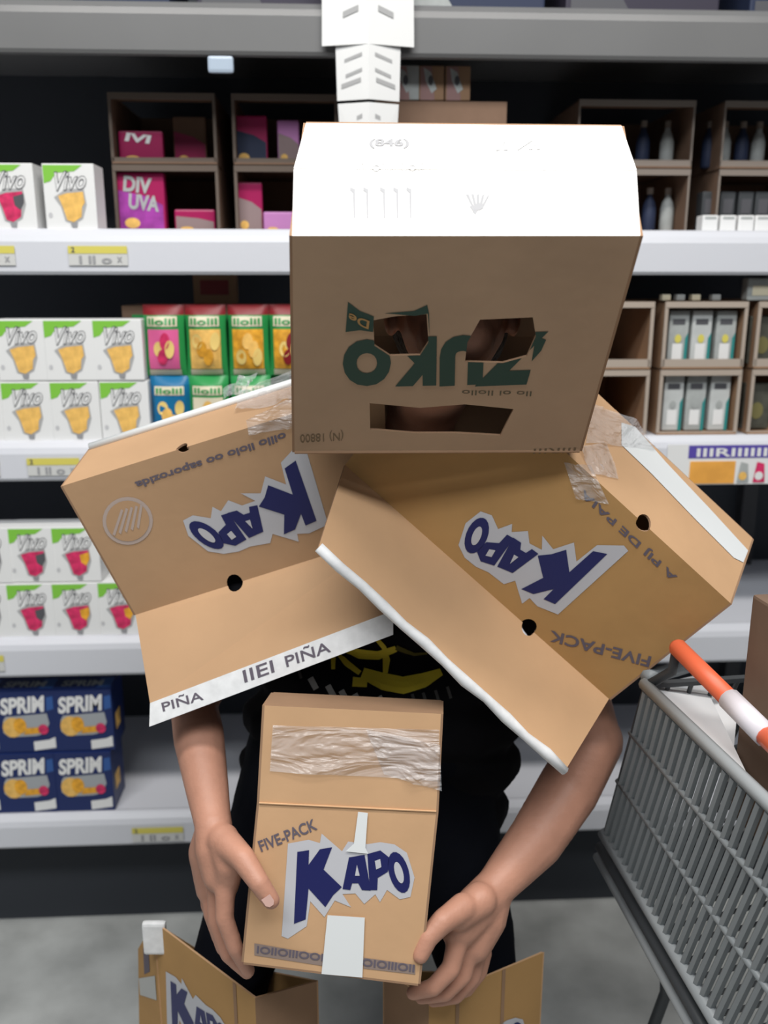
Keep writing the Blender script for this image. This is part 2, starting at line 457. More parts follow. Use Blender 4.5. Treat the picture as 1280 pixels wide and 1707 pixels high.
for (px, t, lab) in ((-48, 0, 'navy powder box cut by the photo edge, bottom row of lowest shelf'), (46, 0, 'navy juice powder box, bottom row of lowest shelf, first whole one'),
                     (141, 0, 'navy juice powder box at the right end of the bottom row, lowest shelf'), (-52, 1, 'navy powder box cut by the photo edge, top row of lowest shelf'),
                     (44, 1, 'navy juice powder box, top row of lowest shelf, first whole one'), (140, 1, 'navy juice powder box at the right end of the top row, lowest shelf')):
    z = ZS['D']+.001+t*.150
    place(PB, sx(px, z+.07, .01), .006+.003*t, z, lab, 'box', G2, random.uniform(-.01, .01))

# ---- foil pouches
def pouch(W_, H_, base, top, pic, pic2, word, seed, bot=None):
    rnd = random.Random(seed); m = MB(); NX, NZ = 12, 14
    def yy(u, v):
        b = (1-abs(2*u-1)**3)*(1-abs(2*v-1)**4)
        return -.022*b*(1+.15*math.sin(7*u+5*v+seed))
    for side in (0, 1):
        vs = []
        for j in range(NZ+1):
            for i in range(NX+1):
                u, v = i/NX, j/NZ
                x = (u-.5)*W_*(1-.04*math.sin(math.pi*v)); y = yy(u, v)
                vs.append(V((x, y if not side else -y*.7, v*H_)))
        fs = [(j*(NX+1)+i, j*(NX+1)+i+1, (j+1)*(NX+1)+i+1, (j+1)*(NX+1)+i) for j in range(NZ) for i in range(NX)]
        if side: m.raw(vs, [f[::-1] for f in fs], base)
        else:
            for mt, sel in ((top, lambda v: v > .86), (base, lambda v: v <= .86)):
                m.raw(vs, [f for k, f in enumerate(fs) if sel((k//NX+.5)/NZ)], mt)
    def patch(pts, mt, off):
        t = tessellate_polygon([[V((a, b, 0)) for a, b in pts]])
        m.raw([V(((a-.5)*W_, yy(a, b)-off, b*H_)) for a, b in pts], [tuple(x) for x in t], mt)
    def grid(u0, u1, v0, v1, mt, off, n=6, skew=0):
        vs = [V(((u0+(u1-u0)*i/n+skew*j/n-.5)*W_, yy(u0+(u1-u0)*i/n+skew*j/n, v0+(v1-v0)*j/n)-off, (v0+(v1-v0)*j/n)*H_)) for j in range(n+1) for i in range(n+1)]
        m.raw(vs, [(j*(n+1)+i, j*(n+1)+i+1, (j+1)*(n+1)+i+1, (j+1)*(n+1)+i) for j in range(n) for i in range(n)], mt)
    grid(.12, .86, .10, .66, pic, .0012)
    for k in range(4): patch(ell(.34+.12*k+.05*math.sin(seed*2+k), .27+.14*((k*2+seed) % 3)*.8, .13, .11, .4*k, 14), pic2 if k % 3 else mat('fruit highlight print', (.85, .62, .20), .5), .0022+.0004*k)
    grid(.12, .84, .70, .84, CRM, .0012)
    vs, fs = glyphs(word, .02)
    m.raw([V(((.16+.64*a-.5)*W_, yy(.16+.64*a, .72+.1*b)-.003, (.725+.09*b)*H_)) for a, b in vs], fs, POUG)
    grid(.10, .88, .01, .09, bot or CRM, .0012)
    return m.build('drink_pouch', smooth=True)
G3 = 'foil drink pouches on the middle-left shelf'
pj = [(276, 1, FPK2, FPNK, POUG, REDD, 'pink berry picture', 1), (345, 1, FYEL, FOR1, POUG, REDD, 'peach orange picture', 2), (416, 1, FOR1, FYEL, POUG, REDD, 'stacked orange slices picture', 3),
      (484, 1, FOR1, REDD, POUG, REDD, 'red and orange picture, beside the head box', 4),
      (287, 0, POUB, FYEL, POUB, POUB, 'blue front with a yellow corner', 5), (350, 0, CRM, FYEL, POUG, POUG, 'green front and cream panel', 6), (420, 0, CRM, FOR1, POUG, POUG, 'green front mostly hidden by clear tape', 7)]
for px, t, a, b, base, top, lab, sd in pj:
    H_ = .142 if t else .128
    o = pouch(.083, H_, base, top, a, b, 'llolil', sd)
    z = ZS['B']+.002+t*.128
    place(o, sx(px, z+.06, .03), .034, z, ('upper' if t else 'lower')+' row foil drink pouch with '+lab, 'pouch', G3, random.uniform(-.05, .05))
m = MB(); m.chamfer((-.045, 0, 0), (.045, .05, .07), KRAFTM, .003); m.fpoly(-.0008, [(-.03, .02), (.03, .02), (.03, .05), (-.03, .05)], REDD)
o = m.build('small_carton'); z = ZS['B']+.27
place(o, sx(363, z+.03, .14), .14, z, 'small brown carton lying behind the green pouches', 'box')
m = MB(); m.box((-.19, 0, 0), (.17, .16, .268), KRAFTD); m.fpoly(-.001, [(-.17, .02), (.15, .02), (.15, .25), (-.17, .25)], POUG)
o = m.build('pouch_carton'); place(o, sx(366, ZS['B']+.1, .07), .075, ZS['B']+.001, 'dark carton standing right behind the green foil pouches', 'box')

# ---- display cartons (open fronts)
def tray(W_, D_, H_, mm=KRAFTM, lipH=.0, name='display_carton', rim=.006, edge=None):
    """open-front carton: floor, roof rim, two sides, back"""
    r = empty(name, (0, 0, 0)); t = .004; e = edge or mm
    m = MB(); m.box((-W_/2, 0, 0), (W_/2, D_, t), mm); m.box((-W_/2, 0, t), (W_/2, t, max(lipH, .004)), e); m.build('base_tray', r)
    for s_ in (-1, 1):
        m = MB(); x = s_*(W_/2-t/2)
        m.box((x-t/2, .004, t), (x+t/2, D_, H_), mm); m.box((x-rim/2, 0, t), (x+rim/2, .004, H_), e); m.build('side_panel', r)
    m = MB(); m.box((-W_/2+t, D_-t, t), (W_/2-t, D_, H_), mm); m.build('back_panel', r)
    m = MB(); m.box((-W_/2, 0, H_-.004), (W_/2, D_*.25, H_), mm); m.box((-W_/2, -.001, H_-.012), (W_/2, .004, H_), e); m.build('top_flap', r)
    return r
def set_thing(o, px, z, y, label, cat, group=None, rz=0, zc=None):
    o.location = SW(sx(px, (zc if zc is not None else z)+.05, y), y, z); o.rotation_euler.z = YAW+rz; tag(o, label, cat, group); return o
z0 = ZS['A']+.001
G4 = 'open display cartons stacked on the top-left shelf'
KE = mat('shaded carton edge', (.13, .10, .08), .8)  # edge colour darkened for the shade under the topmost shelf
for (px, W_, t, lab) in ((280, .212, 0, 'lower open carton holding a tall magenta pouch'), (280, .212, 1, 'upper open carton with dark red packets, left stack'),
                         (482, .212, 0, 'lower open carton with lilac card inside, beside the head box'), (482, .212, 1, 'upper open carton with dark purple packets, beside the head box')):
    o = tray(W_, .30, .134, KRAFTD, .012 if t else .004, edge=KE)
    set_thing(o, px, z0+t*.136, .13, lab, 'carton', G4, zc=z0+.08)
def packet(W_, H_, base, pic, word, seed, D_=.02):
    m = MB(); m.chamfer((-W_/2, 0, 0), (W_/2, D_, H_), base, .004)
    rnd = random.Random(seed); y = -.0008
    m.fpoly(y, [(-W_*.46, H_*.02), (W_*.46, H_*.02), (W_*.46, H_*.45), (W_*.1, H_*.6), (-W_*.46, H_*.7)], pic)
    if word:
        n = len(word)
        for i, wd in enumerate(word):
            m.ftext(wd, -W_*.36+.01*i, H_*(.68-.30*i), W_*.26+.01*i, H_*(.95-.30*i), y-.0008, WHITE if n == 1 or base != MAGE else PALEG, .04, .15, -.006)
    m.fpoly(y-.0004, ell(-W_*.2, H_*.14, W_*.16, H_*.09), FYEL)
    return m.build('drink_packet')
DUSK = mat('dimmed cream print', (.28, .20, .20), .6)  # cream print darkened in colour for the dim light in the cartons
zb = z0+.005; zt = z0+.141
items = [(241, zb, .145, packet(.098, .116, MAGE, PURP, ['DIV', 'UVA'], 1, .03), 'large magenta and purple packet with white lettering, in the lower left carton'),
         (330, zb, .16, packet(.085, .045, MAGE, DUSK, [], 2), 'short red and white packet lying in the lower left carton'),
         (240, zt, .16, packet(.09, .062, MAGE, MAGE, ['IVI'], 3), 'dark red packet with white lettering, in the upper left carton'),
         (325, zt, .22, packet(.07, .10, KRAFTD, MAGE, [], 4), 'dim brown packet in the upper left carton, right half'),
         (422, zb, .16, packet(.055, .10, MAGE, DUSK, [], 5), 'dark red packet with pale base, lower carton by the head box'),
         (470, zb, .145, packet(.065, .040, LILAC, LILAC, [], 6), 'plain lilac card packet low beside the head box'),
         (424, zt, .17, packet(.07, .095, MAGE, DARKB, [], 7), 'dark purple packet, upper carton near the head box'),
         (487, zt, .16, packet(.045, .085, LILAC, DUSK, [], 8), 'pink and white packet touching the head box outline')]
for px, z, y, o, lab in items: set_thing(o, px, z, y, lab, 'packet', 'packets inside the top-left cartons')
# small sachet boxes above the head box
m = MB(); m.box((-.13, 0, 0), (.13, .24, .245), KRAFTD); m.fpoly(-.001, [(-.1, .05), (.1, .05), (.1, .2), (-.1, .2)], KRAFTM)
set_thing(m.build('storage_carton'), 735, z0, .05, 'brown carton under three small sachet boxes, behind the head box', 'carton')
for i, px in enumerate((680, 722, 766)):
    m = MB(); m.chamfer((-.0245, 0, 0), (.0245, .09, .062), KRAFTM if i else PALEG, .002); y = -.0008
    m.fpoly(y, [(-.022, .0), (.006, .0), (.0, .06), (-.022, .06)], mat('dusty pink print', (.30, .17, .16), .6))
    m.fpoly(y-.0004, [(-.016, .058), (-.002, .05), (.010, .02), (.0, .012), (-.012, .034)], PALEG); m.fpoly(y-.0008, ell(-.002, .035, .005, .009), DGREY)
    o = m.build('sachet_box')
    set_thing(o, px, z0+.247, .05, ['leftmost of three small pink sachet boxes above the head box', 'middle of three small pink sachet boxes above the head box', 'rightmost small orange-edged sachet box above the head box'][i], 'box', 'sachet boxes above the head box', zc=z0+.25)
# right side top shelf: two tiers, columns
G5 = 'open display cartons on the right-hand shelves'
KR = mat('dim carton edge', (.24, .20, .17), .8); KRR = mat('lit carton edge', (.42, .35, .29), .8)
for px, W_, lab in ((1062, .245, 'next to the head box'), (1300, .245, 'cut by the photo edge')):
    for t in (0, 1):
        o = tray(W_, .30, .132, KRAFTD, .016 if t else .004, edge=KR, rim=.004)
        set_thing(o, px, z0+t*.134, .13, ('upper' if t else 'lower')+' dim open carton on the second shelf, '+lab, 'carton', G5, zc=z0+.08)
def bottle(mm, capm, H_=.10, r=.016):
    rt = empty('small_bottle', (0, 0, 0))
    m = MB(); prof = [(.0, .9), (.05, 1), (.55, 1), (.70, .75), (.80, .42), (.86, .42)]
    m.tube([(0, 0, a*H_) for a, _ in prof], [b*r for _, b in prof], mm, 12); m.build('bottle_body', rt, True)
    m = MB(); m.tube([(0, 0, .86*H_), (0, 0, H_)], r*.48, capm, 10); m.build('cap', rt)
    return rt
for i, (px, t) in enumerate(((1080, 1), (1120, 1), (1190, 1), (1215, 1), (1245, 1), (1272, 1), (1090, 0), (1120, 0))):
    o = bottle(PALEG if i % 2 else DARKB, KR, .095, .015)
    col = ['by the head box corner', 'second from the head box', 'just right of the carton divider', 'second right of the divider', 'third right of the divider', 'at the photo edge', 'lower tier by the head box', 'lower tier at the divider'][i]
    set_thing(o, px, (zt if t else zb)+.001, .20, 'dim small bottle in the right top cartons, '+col, 'bottle', 'bottles in the right top cartons')
for i, px in enumerate((1186, 1216, 1246, 1274)):
    m = MB(); m.chamfer((-.0165, 0, 0), (.0165, .035, .034), WHITE, .003); m.fpoly(-.0006, [(-.012, .026), (.012, .026), (.012, .031), (-.012, .031)], PALEG)
    set_thing(m.build('white_packet'), px, z0+.001, .05, ['leftmost small white packet low on the right top shelf', 'second small white packet low on the right top shelf', 'third small white packet low on the right top shelf', 'small white packet at the photo edge, right top shelf'][i], 'packet', 'white packets on the right top shelf', zc=z0-.04)
    m = MB(); m.chamfer((-.0165, 0, 0), (.0165, .035, .085), mat('shaded pack', (.05, .055, .06), .6), .003)
    m.fpoly(-.0006, [(-.01, .04), (.01, .04), (.012, .07), (-.01, .07)], DGREY)
    set_thing(m.build('dark_packet'), px, z0+.006, .16, ['first dark packet behind the white ones', 'second dark packet behind the white ones', 'third dark packet behind the white ones', 'dark packet behind the white ones at the photo edge'][i]+', right top shelf', 'packet', 'dark packets on the right top shelf', zc=z0-.04)
# right side third shelf
zB = ZS['B']+.001
for px, W_, lab in ((1000, .215, 'brown and empty, beside the head box'), (1172, .172, 'holding white and teal tea boxes'), (1330, .185, 'cut by the photo edge')):
    for t in (0, 1):
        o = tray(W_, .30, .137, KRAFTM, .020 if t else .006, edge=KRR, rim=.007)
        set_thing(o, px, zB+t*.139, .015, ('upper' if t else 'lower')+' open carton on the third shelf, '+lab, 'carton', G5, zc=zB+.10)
for t in (0, 1):
    for i, px in enumerate((1128, 1166, 1206)):
        m = MB(); H_ = .112 if t else .118
        m.chamfer((-.021, 0, 0), (.021, .10, H_), PALEG if (i+t) % 2 else mat('white tea box', (.55, .57, .56), .5, noise=.1), .002)
        y = -.0008
        m.fpoly(y, [(.013, .0), (.020, .0), (.020, H_*.6), (.014, H_*.5)], TEAL)
        m.fpoly(y, [(-.012, .012), (.009, .012), (.009, .045), (-.012, .045)], WHITE); m.fpoly(y-.0005, ell(-.001, .055, .007, .009), CYEL if t else PALEG)
        m.fpoly(y, [(-.014, H_*.75), (.012, H_*.75), (.012, H_*.85), (-.014, H_*.85)], DGREY)
        o = m.build('tea_box')
        set_thing(o, px, zB+t*.139+.006, .035, ('upper' if t else 'lower')+' row pale teal-edged box, '+['left', 'centre', 'right'][i]+' of three, right third shelf', 'box', 'pale boxes in the right cartons', zc=zB+.08)
for i, (px, t) in enumerate(((1268, 1), (1270, 0))):
    m = MB(); m.chamfer((-.03, 0, 0), (.03, .06, .10), mat('olive pack', (.07, .07, .055), .6, noise=.3, nscale=40), .004); m.fpoly(-.0008, ell(0, .04, .014, .018), mat('olive print', (.18, .16, .06), .6))
    set_thing(m.build('olive_packet'), px, zB+t*.139+.007, .04, ('upper' if t else 'lower')+' dark olive packet at the right photo edge, third shelf', 'packet', zc=zB+.08)
m = MB(); m.chamfer((-.03, 0, 0), (.03, .03, .045), PALEG, .004); m.fpoly(-.0008, [(-.02, .01), (.02, .01), (.02, .03), (-.02, .03)], CRM)
set_thing(m.build('white_packet'), 1274, zB+.278, .02, 'pale packet on top of the cartons at the right photo edge', 'packet', zc=zB+.28)
for i, px in enumerate((1116, 1140, 1166, 1200)):
    m = MB(); m.chamfer((-.009, 0, 0), (.009, .02, .012), PALEG if i % 2 else CRM, .002)
    set_thing(m.build('small_packet'), px, zB+.278, .03, ['first', 'second', 'third', 'fourth'][i]+' tiny packet from the left on the tea carton top', 'packet', 'tiny packets on the tea carton', zc=zB+.28)
# promotional strip and lower-right shelf goods
z = ZS['B']; y = -.0195; m = MB()
xa, xb = sx(1112, z-.03, -.02), sx(1112, z-.03, -.02)+.42
m.box((xa, y-.002, z-.100), (xb, y, z-.014), WHITE)
m.box((xa+.045, y-.003, z-.043), (xb, y-.002, z-.016), VIOL)
m.ftext('IIIRIIIIIINIIIIINIII', xa+.062, z-.040, xb-.01, z-.022, y-.0036, WHITE, .02)
m.box((xa+.050, y-.003, z-.098), (xa+.148, y-.002, z-.050), mat('orange banner', (.90, .42, .08), .5, noise=.15, nscale=20))
for i, (a, mt) in enumerate(((.165, PALEG), (.20, FPNK), (.235, TEAL), (.27, FOR1), (.31, FPNK), (.35, FYEL))):
    m.fpoly(y-.0036, [(xa+a-.012, z-.096), (xa+a+.014, z-.096), (xa+a+.010, z-.056), (xa+a-.006, z-.052)], mt)
    m.fpoly(y-.0042, ell(xa+a, z-.082, .009, .009), WHITE if i % 2 else FYEL)
m.v = [SW(v.x, v.y, v.z) for v in m.v]
tag(m.build('promotional_strip'), 'violet and orange printed promotional strip on the right shelf edge', 'sign')
# price labels
def pricetag(px, key, w_, lab, zoff=0):
    z = ZS[key]; m = MB(); y = -.0195
    x = sx(px, z-.05, -.02)
    m.box((-w_/2, y-.0015, -.066), (w_/2, y, -.032), mat('price card', (.62, .62, .60), .5)); m.box((-w_/2, y-.0022, -.044), (w_/2, y-.0015, -.030), CYEL)
    m.ftext('2', -w_/2+.006, -.042, -w_/2+.013, -.032, y-.0026, DGREY, .03)
    m.ftext('l ll o', -w_/2+.02, -.063, w_/2-.03, -.048, y-.0026, FAINT, .03); m.ftext('x', w_/2-.02, -.06, w_/2-.01, -.05, y-.0026, FAINT, .02)
    o = m.build('price_label'); o.location = SW(x, 0, z); o.rotation_euler.z = YAW; tag(o, lab, 'price label', 'yellow banded price labels')
pricetag(162, 'A', .112, 'yellow banded price label under the lone orange-fruit box'); pricetag(-26, 'A', .112, 'yellow price label at the photo edge of the second shelf')
pricetag(88, 'B', .105, 'yellow banded price label on the third shelf edge'); pricetag(-30, 'C', .09, 'sliver of a yellow price label on the fourth shelf edge')
pricetag(262, 'D', .115, 'yellow banded price label on the lowest shelf edge, beside the forearm'); pricetag(-40, 'B', .09, 'price label at the photo edge of the third shelf')
# goods on the topmost shelf and shelf clip
for i, x in enumerate((-.9, -.55, -.2, .16, .5, .86)):
    m = MB(); m.chamfer((-.15, 0, 0), (.15, .25, .2), DARKB if i % 2 else mat('dusk purple carton', (.035, .03, .05), .6), .004)
    m.fpoly(-.001, [(-.14, .0), (-.02, .0), (-.04, .03), (-.14, .03)], PALEG if i == 3 else DGREY)
    o = m.build('stock_carton'); o.location = SW(x, .04, ZS['E']+.001); o.rotation_euler.z = YAW
    tag(o, ['dark carton on the topmost shelf at the photo left edge', 'second dark carton from the left on the topmost shelf', 'dark carton on the topmost shelf left of the hanging sign',
            'dark carton on the topmost shelf right of the hanging sign', 'dark carton on the topmost shelf above the head box corner', 'dark carton on the topmost shelf at the photo right edge'][i], 'carton', 'dark cartons on the topmost shelf')
m = MB(); m.chamfer((-.024, -.012, -.030), (.024, .0, .0), mat('bluish clip', (.42, .50, .60), .3), .006); m.box((-.010, -.004, -.0), (.010, .004, .012), WHITE)
o = m.build('shelf_clip'); z = ZS['E']-.089; o.location = SW(sx(368, z, -.0), -.004, z); o.rotation_euler.z = YAW; tag(o, 'small bluish white clip hanging under the topmost shelf edge', 'clip')
# hanging paper sign
zE = ZS['E']; xs = sx(612, zE-.1, -.04)
r = empty('hanging_sign', SW(xs, -.03, zE-.31), YAW, 'white folded paper sign hanging from the topmost shelf above the head box', 'sign')
def card(name, w0, w1, za, zb_, marks):
    m = MB()
    for s_ in (-1, 1):
        P = [V((0, -.022, za)), V((s_*w0, 0, za)), V((s_*w1, 0, zb_)), V((0, -.022, zb_))]
        Q = [p+V((0, .0015, 0)) for p in P]
        m.raw(P+Q, [(0,1,2,3),(7,6,5,4),(0,4,5,1),(1,5,6,2),(2,6,7,3),(3,7,4,0)], WHITE)
        for (a, b, wd, h) in marks:
            def q(u, v):
                t = u/w0; return V((s_*u, -.022+.022*t-.0012, v))
            m.raw([q(a, b), q(a+wd, b-.010*1), q(a+wd, b-.010-h), q(a, b-h)], [(0,1,2,3)], mat('faint ink', (.40, .40, .40), .7))
    return m.build(name, r)
card('header_card', .085, .082, .235, .42, [(.018, .30, .028, .010)])
card('upper_card', .058, .060, .142, .236, [(.012, .222, .032, .006), (.012, .196, .03, .006), (.014, .180, .036, .008)])
card('lower_card', .050, .057, .02, .137, [(.012, .118, .026, .008), (.014, .100, .02, .008)])

# ============================================================ PERSON
class Blob:
    """overlapping tapered solids, fused by a voxel remesh into one continuous surface"""
    NU, NV = 14, 9
    UN = [(0, 0, -1)]+[(math.sin(math.pi*j/9)*math.cos(2*math.pi*i/14), math.sin(math.pi*j/9)*math.sin(2*math.pi*i/14), -math.cos(math.pi*j/9)) for j in range(1, 9) for i in range(14)]+[(0, 0, 1)]
    FN = [(0, 1+(i+1) % 14, 1+i) for i in range(14)]+[(1+(j-1)*14+i, 1+(j-1)*14+(i+1) % 14, 1+j*14+(i+1) % 14, 1+j*14+i) for j in range(1, 8) for i in range(14)]+[(113, 99+i, 99+(i+1) % 14) for i in range(14)]
    def __init__(s): s.v = []; s.f = []
    def ball(s, c, r, rot=None):
        rr = r if isinstance(r, (tuple, list)) else (r, r, r); o = len(s.v)
        if rot:
            for a in s.UN: q = rot @ V((a[0]*rr[0], a[1]*rr[1], a[2]*rr[2])); s.v.append((c[0]+q.x, c[1]+q.y, c[2]+q.z))
        else: s.v += [(c[0]+a[0]*rr[0], c[1]+a[1]*rr[1], c[2]+a[2]*rr[2]) for a in s.UN]
        s.f += [tuple(o+i for i in f) for f in s.FN]
    def limb(s, pts, rs, flat=None):
        pts = [V(p) for p in pts]
        for i in range(len(pts)-1):
            L = (pts[i+1]-pts[i]).length; n = max(2, int(L/(min(rs[i], rs[i+1])*.3))+1)
            for k in range(n+1):
                t = k/n; r = rs[i]*(1-t)+rs[i+1]*t
                s.ball(pts[i].lerp(pts[i+1], t), r if not flat else (r*flat[0], r*flat[1], r*flat[2]))
    def build(s, name, parent, m, voxel, smooth=4, disp=0):
        me = bpy.data.meshes.new(name); me.from_pydata(s.v, [], s.f)
        o = bpy.data.objects.new(name, me); COL.objects.link(o)
        md = o.modifiers.new('r', 'REMESH'); md.mode = 'VOXEL'; md.voxel_size = voxel
        sm = o.modifiers.new('s', 'SMOOTH'); sm.iterations = smooth; sm.factor = .5
        if disp:
            tx = bpy.data.textures.new('folds', 'CLOUDS'); tx.noise_scale = .09
            dm = o.modifiers.new('d', 'DISPLACE'); dm.texture = tx; dm.strength = disp; dm.mid_level = .5; dm.texture_coords = 'LOCAL'
        bpy.context.view_layer.update()
        dg = bpy.context.evaluated_depsgraph_get()
        nm = bpy.data.meshes.new_from_object(o.evaluated_get(dg))
        o.modifiers.clear(); old = o.data; o.data = nm; bpy.data.meshes.remove(old); nm.name = name
        nm.materials.clear(); nm.materials.append(m)
        nm.polygons.foreach_set('use_smooth', [True]*len(nm.polygons))
        nm.transform(Matrix.Translation(-parent.location)); o.parent = parent
        return o
PR = empty('person', (-.045, 1.33, 0), 0, 'person in a black T-shirt, head hidden in a carton, holding a brown carton', 'person')
sR, sL = V((-.105, 1.385, 1.245)), V((.205, 1.385, 1.245))           # shoulders (own right / own left)
eR = U(322, 1170, 1.26); wR = U(356, 1378, 1.075)
eL = U(992, 1235, 1.25); wL = U(826, 1478, 1.095)
b = Blob()
HEADC = V((.085, 1.15, 1.495)); TILT = Matrix.Rotation(R(-30), 3, 'X')
b.ball(HEADC, (.071, .088, .102), TILT); b.ball(HEADC+TILT@V((0, .012, .015)), (.075, .092, .088), TILT)
b.ball(HEADC+TILT@V((0, -.030, -.065)), (.048, .052, .042), TILT)                                  # jaw
b.ball(HEADC+TILT@V((0, -.095, -.018)), (.013, .016, .022), TILT); b.limb([HEADC+TILT@V((0, -.085, .012)), HEADC+TILT@V((0, -.100, -.022))], [.008, .010])  # nose
b.limb([HEADC+TILT@V((-.020, -.088, -.052)), HEADC+TILT@V((.020, -.088, -.052))], [.006, .006])      # lips
for s_ in (-1, 1):
    b.ball(HEADC+TILT@V((s_*.076, .010, -.012)), (.010, .018, .028), TILT)
    b.limb([HEADC+TILT@V((s_*.012, -.082, .022)), HEADC+TILT@V((s_*.050, -.070, .024))], [.010, .009])
b.limb([HEADC+TILT@V((0, .025, -.05)), (.055, 1.33, 1.33), (.05, 1.375, 1.26)], [.052, .052, .066])   # neck
for z, x, y, rx, ry in ((1.24, .05, 1.385, .150, .080), (1.17, .045, 1.385, .155, .090), (1.08, .03, 1.38, .145, .092), (.99, .015, 1.37, .140, .090), (.90, 0, 1.355, .145, .090), (.82, -.02, 1.345, .158, .095)):
    b.ball((x, y, z), (rx, ry, .075))
b.limb([sR, sR.lerp(eR, .5), eR], [.050, .043, .038]); b.limb([sL, sL.lerp(eL, .5), eL], [.050, .045, .041])
b.limb([eR, eR.lerp(wR, .3), eR.lerp(wR, .7), wR], [.036, .038, .031, .025])
b.limb([eL, U(947, 1315, 1.22), U(893, 1400, 1.16), wL], [.043, .047, .041, .028])
hipR, hipL = V((-.115, 1.34, .79)), V((.065, 1.345, .79)); kR, kL = V((-.245, 1.215, .46)), V((.150, 1.222, .46)); aR, aL = V((-.27, 1.30, .09)), V((.18, 1.29, .09))
for h, k, a in ((hipR, kR, aR), (hipL, kL, aL)):
    b.limb([h, h.lerp(k, .5), k], [.082, .068, .050]); b.limb([k, k.lerp(a, .35), a], [.048, .050, .034]); b.limb([a, a+V((0, -.12, -.05))], [.035, .028])
# --- own right hand (photo left): palm against the carton's left side, thumb on its front, fingers under it
def Q(px, py, Y): return U(px, py, Y)
b.limb([wR, Q(358, 1415, 1.06), Q(368, 1455, 1.05)], [.026, .027, .026])
b.limb([wR, Q(345, 1420, 1.085), Q(352, 1480, 1.085)], [.024, .026, .022])
b.limb([Q(372, 1400, 1.05), Q(383, 1440, 1.035), Q(378, 1475, 1.035)], [.022, .021, .017])
b.limb([Q(380, 1408, 1.04), Q(404, 1430, 1.015), Q(432, 1472, .990), Q(452, 1501, .985)], [.020, .0165, .0135, .0115])          # thumb
b.limb([Q(376, 1478, 1.03), Q(374, 1530, 1.018), Q(392, 1580, 1.012), Q(414, 1618, 1.022)], [.0145, .0125, .0112, .0095])          # index
b.limb([Q(362, 1482, 1.055), Q(361, 1535, 1.045), Q(380, 1590, 1.036), Q(412, 1621, 1.045)], [.0145, .0125, .0112, .0095])         # middle
b.limb([Q(352, 1480, 1.08), Q(352, 1522, 1.068), Q(372, 1580, 1.06), Q(408, 1612, 1.065)], [.0135, .0115, .0105, .009])
b.limb([Q(344, 1470, 1.10), Q(346, 1508, 1.092), Q(366, 1556, 1.085), Q(396, 1592, 1.09)], [.012, .0105, .0095, .0085])
# --- own left hand (photo right)
b.limb([wL, Q(795, 1512, 1.075), Q(765, 1545, 1.06)], [.028, .030, .028]); b.limb([wL, Q(812, 1530, 1.08), Q(790, 1572, 1.07)], [.026, .028, .026])
b.limb([Q(800, 1500, 1.065), Q(765, 1525, 1.045)], [.024, .021])
b.limb([Q(772, 1512, 1.045), Q(738, 1536, 1.02), Q(714, 1562, 1.008), Q(701, 1592, 1.000)], [.019, .016, .0135, .0115])            # thumb
b.limb([Q(762, 1572, 1.045), Q(752, 1614, 1.03), Q(722, 1646, 1.022), Q(688, 1655, 1.030)], [.015, .0135, .012, .010])             # index
b.limb([Q(780, 1585, 1.06), Q(772, 1625, 1.05), Q(742, 1655, 1.04), Q(702, 1662, 1.046)], [.015, .013, .0118, .010])
b.limb([Q(795, 1590, 1.08), Q(788, 1628, 1.07), Q(760, 1660, 1.062), Q(722, 1668, 1.066)], [.014, .012, .011, .0095])
b.limb([Q(806, 1588, 1.10), Q(800, 1620, 1.092), Q(778, 1650, 1.085), Q(745, 1660, 1.088)], [.0125, .011, .010, .0088])
body = b.build('body', PR, SKIN, .0036, 3)
m = Rooted(PR)
for (a, b_, n_) in ((Q(452, 1500, .985), Q(430, 1468, .99), 1),):
    d = (a-b_).normalized(); nv = V((0, -.95, .3)); sd = d.cross(nv).normalized()
    c = a - d*.004 + nv.normalized()*.0122
    m.raw([c-sd*.0065-d*.006, c+sd*.0065-d*.006, c+sd*.0062+d*.004, c+sd*.003+d*.0078, c-sd*.003+d*.0078, c-sd*.0062+d*.004], [(0,1,2,3,4,5)], NAIL)
m.put('thumbnail')
for s_ in (-1, 1):
    bb = Blob(); bb.ball(HEADC+TILT@V((s_*.030, -.080, .004)), .011); e_ = bb.build('eye', PR, WHITE, .002, 1)
bb = Blob(); bb.ball(HEADC+TILT@V((0, .020, .030)), (.082, .094, .084), TILT); bb.ball(HEADC+TILT@V((0, .045, -.01)), (.076, .065, .075), TILT); bb.build('hair', PR, HAIR, .006, 2, .006)
# shirt
b = Blob()
for z, x, y, rx, ry in ((1.26, .05, 1.39, .150, .080), (1.19, .045, 1.385, .168, .102), (1.10, .03, 1.375, .165, .108), (1.01, .012, 1.36, .168, .112), (.92, .010, 1.345, .224, .112), (.84, .004, 1.335, .238, .115), (.76, -.008, 1.33, .236, .112), (.68, -.015, 1.325, .228, .108)):
    b.ball((x, y, z), (rx, ry, .085))
b.limb([sR, sR.lerp(eR, .55)], [.064, .062]); b.limb([sL, sL.lerp(eL, .55)], [.064, .062])
shirt = b.build('t_shirt', PR, SHIRT, .008, 4, .012)
b = Blob()
b.ball((-.02, 1.335, .80), (.185, .108, .075)); b.ball((-.03, 1.325, .66), (.205, .095, .10))
for h, k, a in ((hipR, kR, aR), (hipL, kL, aL)): b.limb([h+V((0, 0, .0)), h.lerp(k, .5), k, k.lerp(a, .4), a+V((0, 0, .03))], [.108, .086, .066, .062, .056])
b.build('trousers', PR, TROUS, .009, 4, .010)
for a in (aR, aL):
    b = Blob(); b.limb([a+V((0, .03, -.045)), a+V((0, -.14, -.055))], [.043, .040], (1, 1, .8)); b.build('shoe', PR, BLACK, .006, 3)
